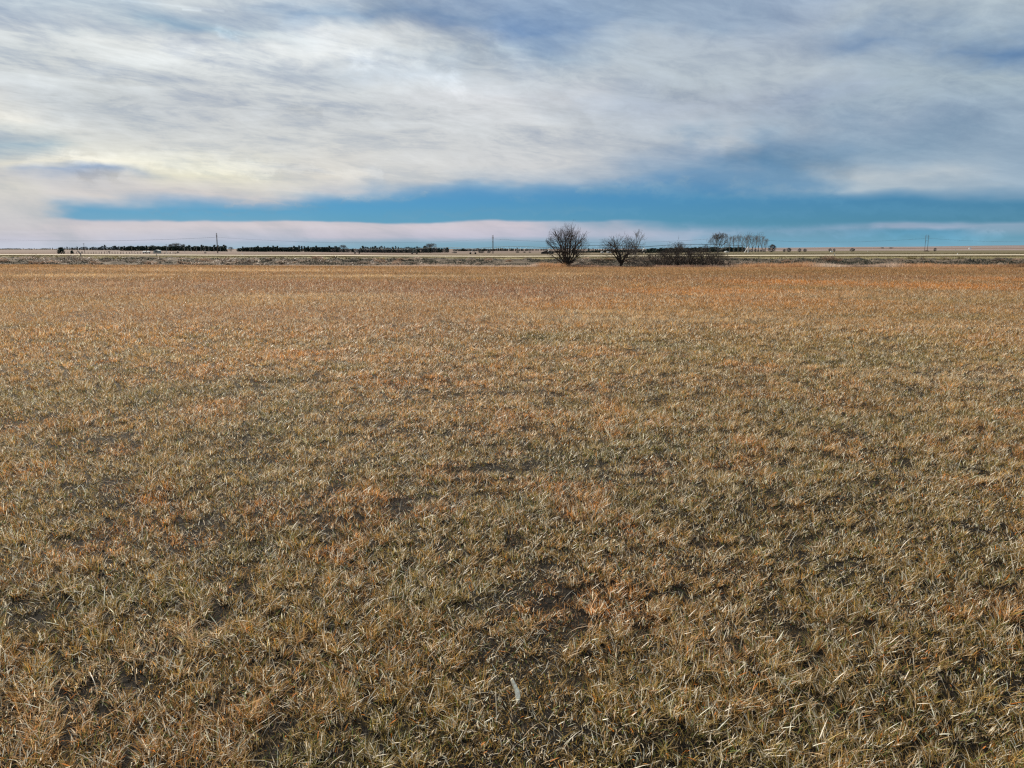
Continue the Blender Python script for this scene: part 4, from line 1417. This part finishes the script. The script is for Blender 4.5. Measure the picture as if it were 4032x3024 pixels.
plane = cxy.outputs[0]
ael = N('ShaderNodeCombineXYZ'); L.new(az, ael.inputs[0]); L.new(el, ael.inputs[1])
AE = ael.outputs[0]
wA = noise(AE, .09, 4, 0, 0, (1, 2.4, 1))
wB = noise(AE, .11, 4, 0, 0, (1, 2.2, 1), loc=(40, 13, 0))
elf = maprange(el, .8, 9, .10, 1)
el_w = math_('ADD', el, math_('MULTIPLY', math_('MULTIPLY', math_('SUBTRACT', wA, .5), 5.5), elf))
az_w = math_('ADD', az, math_('MULTIPLY', math_('SUBTRACT', wB, .5), 18))
pos = math_('DIVIDE', el_w, 18.0, clamp=True)


def dir_of(px, row):
    xx = (px - CX) / F; u = (CY - row) / F
    Y_ = CP + u * SP; Z_ = u * CP - SP
    return math.degrees(math.atan2(xx, Y_)), math.degrees(math.atan2(Z_, math.hypot(xx, Y_)))


BLU = (120, 160, 195)
SKY = {
    0: [(980, (190, 196, 212), .95), (940, (192, 192, 206), 1), (900, (200, 197, 203), 1), (850, (203, 202, 205), 1), (790, (207, 205, 204), 1), (740, (210, 208, 204), 1), (690, (200, 200, 202), 1),
        (640, (218, 216, 208), 1), (600, (200, 206, 206), .95), (550, (176, 192, 200), .9), (510, (190, 198, 202), .95), (440, (216, 215, 210), 1), (340, (204, 207, 210), 1), (200, (204, 211, 216), 1), (100, (214, 220, 224), 1), (0, (192, 203, 214), .95)],
    350: [(980, (180, 190, 207), .95), (935, (196, 195, 207), 1), (890, (206, 200, 205), 1), (866, (200, 196, 204), 1), (856, (130, 165, 195), .45), (828, (120, 162, 192), .40), (806, (185, 192, 203), .9), (780, (208, 204, 204), 1),
          (720, (200, 200, 204), 1), (685, (158, 173, 196), .9), (655, (222, 219, 208), 1), (600, (216, 216, 210), 1), (480, (206, 209, 210), 1), (380, (196, 202, 208), 1), (250, (210, 215, 218), 1), (170, (222, 226, 228), 1), (90, (192, 203, 211), .9), (0, (190, 203, 214), .9)],
    800: [(980, (160, 182, 203), .8), (945, (182, 188, 207), .95), (885, (207, 200, 206), 1), (868, (205, 198, 205), 1), (858, (130, 165, 190), .3), (822, (110, 158, 188), .22), (790, (170, 184, 202), .8), (765, (208, 204, 205), 1),
          (690, (226, 223, 206), 1), (640, (222, 221, 210), 1), (560, (210, 212, 212), 1), (420, (198, 203, 209), 1), (320, (208, 213, 217), 1), (200, (226, 230, 232), 1), (150, (205, 213, 219), 1), (110, (165, 187, 200), .8), (50, (192, 204, 213), .9), (0, (205, 213, 220), 1)],
    1350: [(980, (145, 178, 202), .7), (955, (155, 178, 200), .75), (932, (194, 192, 207), 1), (885, (207, 200, 208), 1), (873, (200, 196, 206), 1), (864, (110, 158, 188), .2), (800, (90, 150, 185), .08), (785, (120, 160, 190), .25), (762, (168, 186, 202), .7), (742, (200, 202, 208), .97),
           (700, (216, 213, 208), 1), (600, (210, 212, 213), 1), (450, (198, 203, 209), 1), (340, (206, 211, 216), 1), (265, (192, 201, 211), 1), (200, (220, 224, 227), 1), (120, (216, 221, 226), 1), (50, (165, 185, 204), .8), (0, (190, 202, 214), .9)],
    2016: [(980, (135, 173, 200), .55), (955, (150, 177, 201), .65), (932, (190, 190, 208), 1), (890, (204, 197, 208), 1), (878, (196, 193, 206), 1), (867, (110, 158, 188), .2), (800, (90, 150, 185), .05), (772, (118, 160, 190), .15), (738, (150, 178, 198), .5), (712, (188, 196, 206), .92),
           (650, (205, 207, 211), 1), (500, (204, 208, 213), 1), (400, (208, 211, 217), 1), (290, (192, 201, 211), 1), (200, (168, 186, 203), .85), (120, (135, 160, 190), .7), (50, (150, 172, 198), .8), (0, (160, 180, 203), .8)],
    2700: [(980, (150, 178, 203), .6), (945, (168, 183, 207), .85), (918, (170, 183, 207), .75), (895, (130, 165, 195), .35), (870, (100, 155, 190), .06), (780, (90, 150, 185), .02), (735, (118, 158, 188), .25), (704, (135, 165, 190), .5), (680, (154, 174, 194), .8),
           (640, (172, 185, 200), .85), (590, (184, 193, 204), 1), (500, (182, 191, 203), 1), (400, (174, 185, 201), 1), (290, (182, 193, 204), 1), (150, (176, 188, 202), .97), (60, (154, 173, 194), .88), (0, (158, 177, 198), .88)],
    3050: [(980, (138, 182, 211), .65), (940, (128, 175, 207), .5), (905, (140, 170, 200), .35), (875, (100, 155, 190), .06), (800, (100, 155, 190), .10), (765, (140, 170, 194), .45), (700, (128, 160, 186), .72), (630, (114, 150, 180), .78),
           (570, (140, 165, 188), .8), (480, (164, 179, 196), 1), (390, (156, 171, 192), 1), (300, (182, 193, 204), 1), (150, (170, 183, 200), 1), (0, (160, 177, 199), .9)],
    3500: [(980, (138, 186, 214), .65), (945, (118, 178, 211), .55), (912, (105, 166, 204), .35), (897, (166, 178, 202), .75), (884, (160, 176, 201), .7), (870, (100, 158, 192), .06), (800, (100, 158, 192), .06), (776, (140, 172, 196), .4),
           (740, (174, 189, 202), .95), (690, (182, 193, 203), 1), (630, (152, 173, 192), .9), (560, (140, 164, 186), .9), (450, (150, 169, 189), .9), (330, (166, 182, 196), 1), (220, (160, 177, 196), 1), (150, (140, 162, 188), .8), (60, (174, 188, 202), 1), (0, (172, 186, 202), 1)],
    4032: [(980, (140, 186, 212), .65), (935, (125, 178, 208), .5), (908, (150, 176, 200), .65), (886, (155, 176, 200), .65), (870, (105, 158, 190), .1), (805, (105, 158, 190), .12), (780, (140, 170, 194), .5),
           (720, (160, 180, 198), .9), (600, (150, 171, 191), .9), (450, (150, 169, 188), .9), (300, (166, 183, 196), 1), (200, (126, 155, 186), .65), (110, (168, 186, 202), .95), (0, (182, 196, 207), 1)],
}
color = alpha = None; last_az = None
for px in sorted(SKY):
    rmp = N('ShaderNodeValToRGB'); cr = rmp.color_ramp; cr.interpolation = 'EASE' if False else 'LINEAR'
    stops = sorted([(dir_of(px, r)[1] / 18.0, c, a) for r, c, a in SKY[px]])
    stops = [(max(0, p_), c, a) for p_, c, a in stops]
    while len(cr.elements) < len(stops): cr.elements.new(1.0)
    for e, (p_, c, a) in zip(cr.elements, stops):
        e.position = min(1, p_)
    for e, (p_, c, a) in zip(cr.elements, stops):
        e.color = (*srgb(*c), a)
    L.new(pos, rmp.inputs[0])
    a_ = dir_of(px, 600)[0]
    if color is None: color, alpha = rmp.outputs[0], rmp.outputs[1]
    else:
        f = maprange(az_w, last_az, a_, 0, 1, True)
        mx = N('ShaderNodeMix'); mx.data_type = 'RGBA'; L.new(f, mx.inputs[0]); L.new(color, mx.inputs[6]); L.new(rmp.outputs[0], mx.inputs[7])
        ma = N('ShaderNodeMix'); ma.data_type = 'FLOAT'; L.new(f, ma.inputs[0]); L.new(alpha, ma.inputs[2]); L.new(rmp.outputs[1], ma.inputs[3])
        color, alpha = mx.outputs[2], ma.outputs[0]
    last_az = a_

# fine cirrus structure
n1 = noise(plane, .55, 8, 1.2, math.radians(-40), (1, 1.9, 1), .6)
n2 = noise(plane, 1.6, 9, 1.8, math.radians(-50), (1, 1.6, 1), .66, loc=(5, 2, 0))
n3 = noise(AE, .16, 6, .5, math.radians(12), (1, 3.2, 1), .6)
hi = maprange(el, 3, 9, .12, 1)
wisp = math_('ADD', math_('MULTIPLY', math_('SUBTRACT', n1, .5), 1.15), math_('MULTIPLY', math_('SUBTRACT', n2, .5), .55))
n4 = noise(plane, 3.2, 9, 2.2, math.radians(-48), (1, 1.5, 1), .68, loc=(1, 9, 0))
wisp = math_('ADD', wisp, math_('MULTIPLY', math_('SUBTRACT', n4, .5), .42))
wisp = math_('ADD', math_('MULTIPLY', wisp, hi), math_('MULTIPLY', math_('SUBTRACT', n3, .5), .55))
def streak(p0, p1, wdt, amp, wa, we):
    a0, e0 = dir_of(*p0); a1, e1 = dir_of(*p1)
    dx, dy = a1 - a0, e1 - e0; ll = dx * dx + dy * dy
    ax = math_('SUBTRACT', wa, a0); ey = math_('SUBTRACT', we, e0)
    u = math_('ADD', math_('MULTIPLY', ax, dx / ll), math_('MULTIPLY', ey, dy / ll), clamp=True)
    rx = math_('SUBTRACT', ax, math_('MULTIPLY', u, dx)); ry = math_('SUBTRACT', ey, math_('MULTIPLY', u, dy))
    d2 = math_('ADD', math_('MULTIPLY', rx, rx), math_('MULTIPLY', ry, ry))
    return math_('MULTIPLY', math_('EXPONENT', math_('MULTIPLY', d2, -1 / (wdt * wdt))), amp)


wl = noise(AE, .5, 6, .3, 0, (1, 1.5, 1), .65, loc=(7, 7, 0)); wl2 = noise(AE, .5, 6, .3, 0, (1, 1.5, 1), .65, loc=(27, 3, 0))
wa = math_('ADD', az, math_('MULTIPLY', math_('SUBTRACT', wl, .5), 5)); we = math_('ADD', el, math_('MULTIPLY', math_('SUBTRACT', wl2, .5), 2.2))
feat = None
for args in [((1150, 100), (1420, 235), .9, .13), ((1420, 235), (1760, 310), .7, .15), ((1760, 310), (1830, 370), .5, .10), ((880, 120), (900, 135), .35, .20),
             ((700, 200), (1250, 215), .9, .07), ((150, 330), (760, 200), .6, .10), ((100, 620), (900, 610), .35, .10), ((850, 640), (1500, 690), .30, .12), ((300, 625), (1050, 680), .35, .16),
             ((0, 480), (300, 490), .5, .12), ((1980, 120), (2100, 330), 1.3, .08), ((1500, 30), (1900, 180), 1.4, -.16), ((330, 690), (450, 705), .35, -.16), ((3720, 140), (3900, 190), .9, -.10),
             ((2100, 370), (2300, 460), .7, -.10), ((250, 340), (480, 350), 1.2, -.07), ((1150, 420), (1260, 440), .4, -.09), ((2900, 600), (3300, 660), .8, -.12), ((2650, 370), (3000, 420), .8, -.07)]:
    f_ = streak(*args, wa, we); feat = f_ if feat is None else math_('ADD', feat, f_)
feat = math_('ADD', feat, streak((480, 0), (880, 42), .07, .10, az, el))
feat = math_('ADD', feat, streak((720, 37), (790, 42), .06, .18, az, el))
leftw = maprange(az, -30, 20, 1.0, .55)
wisp = math_('MULTIPLY', wisp, leftw)
gain = math_('ADD', math_('ADD', 1.0, feat), math_('MULTIPLY', wisp, .85))
af = None
for args in [((1500, 850), (2300, 815), .22, .28), ((600, 835), (1250, 828), .14, .22), ((2050, 790), (2500, 835), .25, .22), ((3300, 820), (4032, 845), .3, .16), ((900, 800), (1300, 812), .12, .25),
             ((2700, 850), (3200, 835), .2, .14), ((1350, 790), (1700, 775), .16, .25), ((2600, 760), (3000, 790), .4, .3), ((2300, 760), (2700, 725), .35, .3), ((2900, 720), (3300, 790), .4, .25), ((2700, 890), (3900, 925), .3, .2)]:
    f_ = streak(*args, wa, we); af = f_ if af is None else math_('ADD', af, f_)
alpha = math_('ADD', alpha, af, clamp=True)
alpha2 = math_('ADD', alpha, math_('MULTIPLY', wisp, math_('MULTIPLY', .9, alpha)), clamp=True)
neu = N('ShaderNodeVectorMath'); neu.operation = 'MULTIPLY'; L.new(color, neu.inputs[0]); neu.inputs[1].default_value = (1.012, 1.012, .985)
vs = N('ShaderNodeVectorMath'); vs.operation = 'SCALE'; L.new(neu.outputs[0], vs.inputs[0]); L.new(gain, vs.inputs['Scale'])

sky = N('ShaderNodeTexSky'); sky.sky_type = 'NISHITA'; sky.sun_disc = False
sky.sun_elevation = SUN_EL; sky.sun_rotation = SUN_AZ
sky.air_density = 1.0; sky.dust_density = .15; sky.ozone_density = 4.0; sky.altitude = 300
tint = N('ShaderNodeMix'); tint.data_type = 'RGBA'; tint.blend_type = 'MULTIPLY'; tint.inputs[0].default_value = 1
L.new(sky.outputs[0], tint.inputs[6]); EXPO = 2 ** .6
tint.inputs[7].default_value = (.135 / EXPO, .35 / EXPO, .59 / EXPO, 1)
cs = N('ShaderNodeVectorMath'); cs.operation = 'SCALE'; L.new(vs.outputs[0], cs.inputs[0]); cs.inputs['Scale'].default_value = 1 / STR / EXPO
fin = N('ShaderNodeMix'); fin.data_type = 'RGBA'
L.new(alpha2, fin.inputs[0]); L.new(tint.outputs[2], fin.inputs[6]); L.new(cs.outputs[0], fin.inputs[7])
bg = N('ShaderNodeBackground'); bg.inputs['Strength'].default_value = STR
L.new(fin.outputs[2], bg.inputs['Color'])
wo = N('ShaderNodeOutputWorld'); L.new(bg.outputs[0], wo.inputs['Surface'])
world.cycles.sampling_method = 'MANUAL'; world.cycles.sample_map_resolution = 512
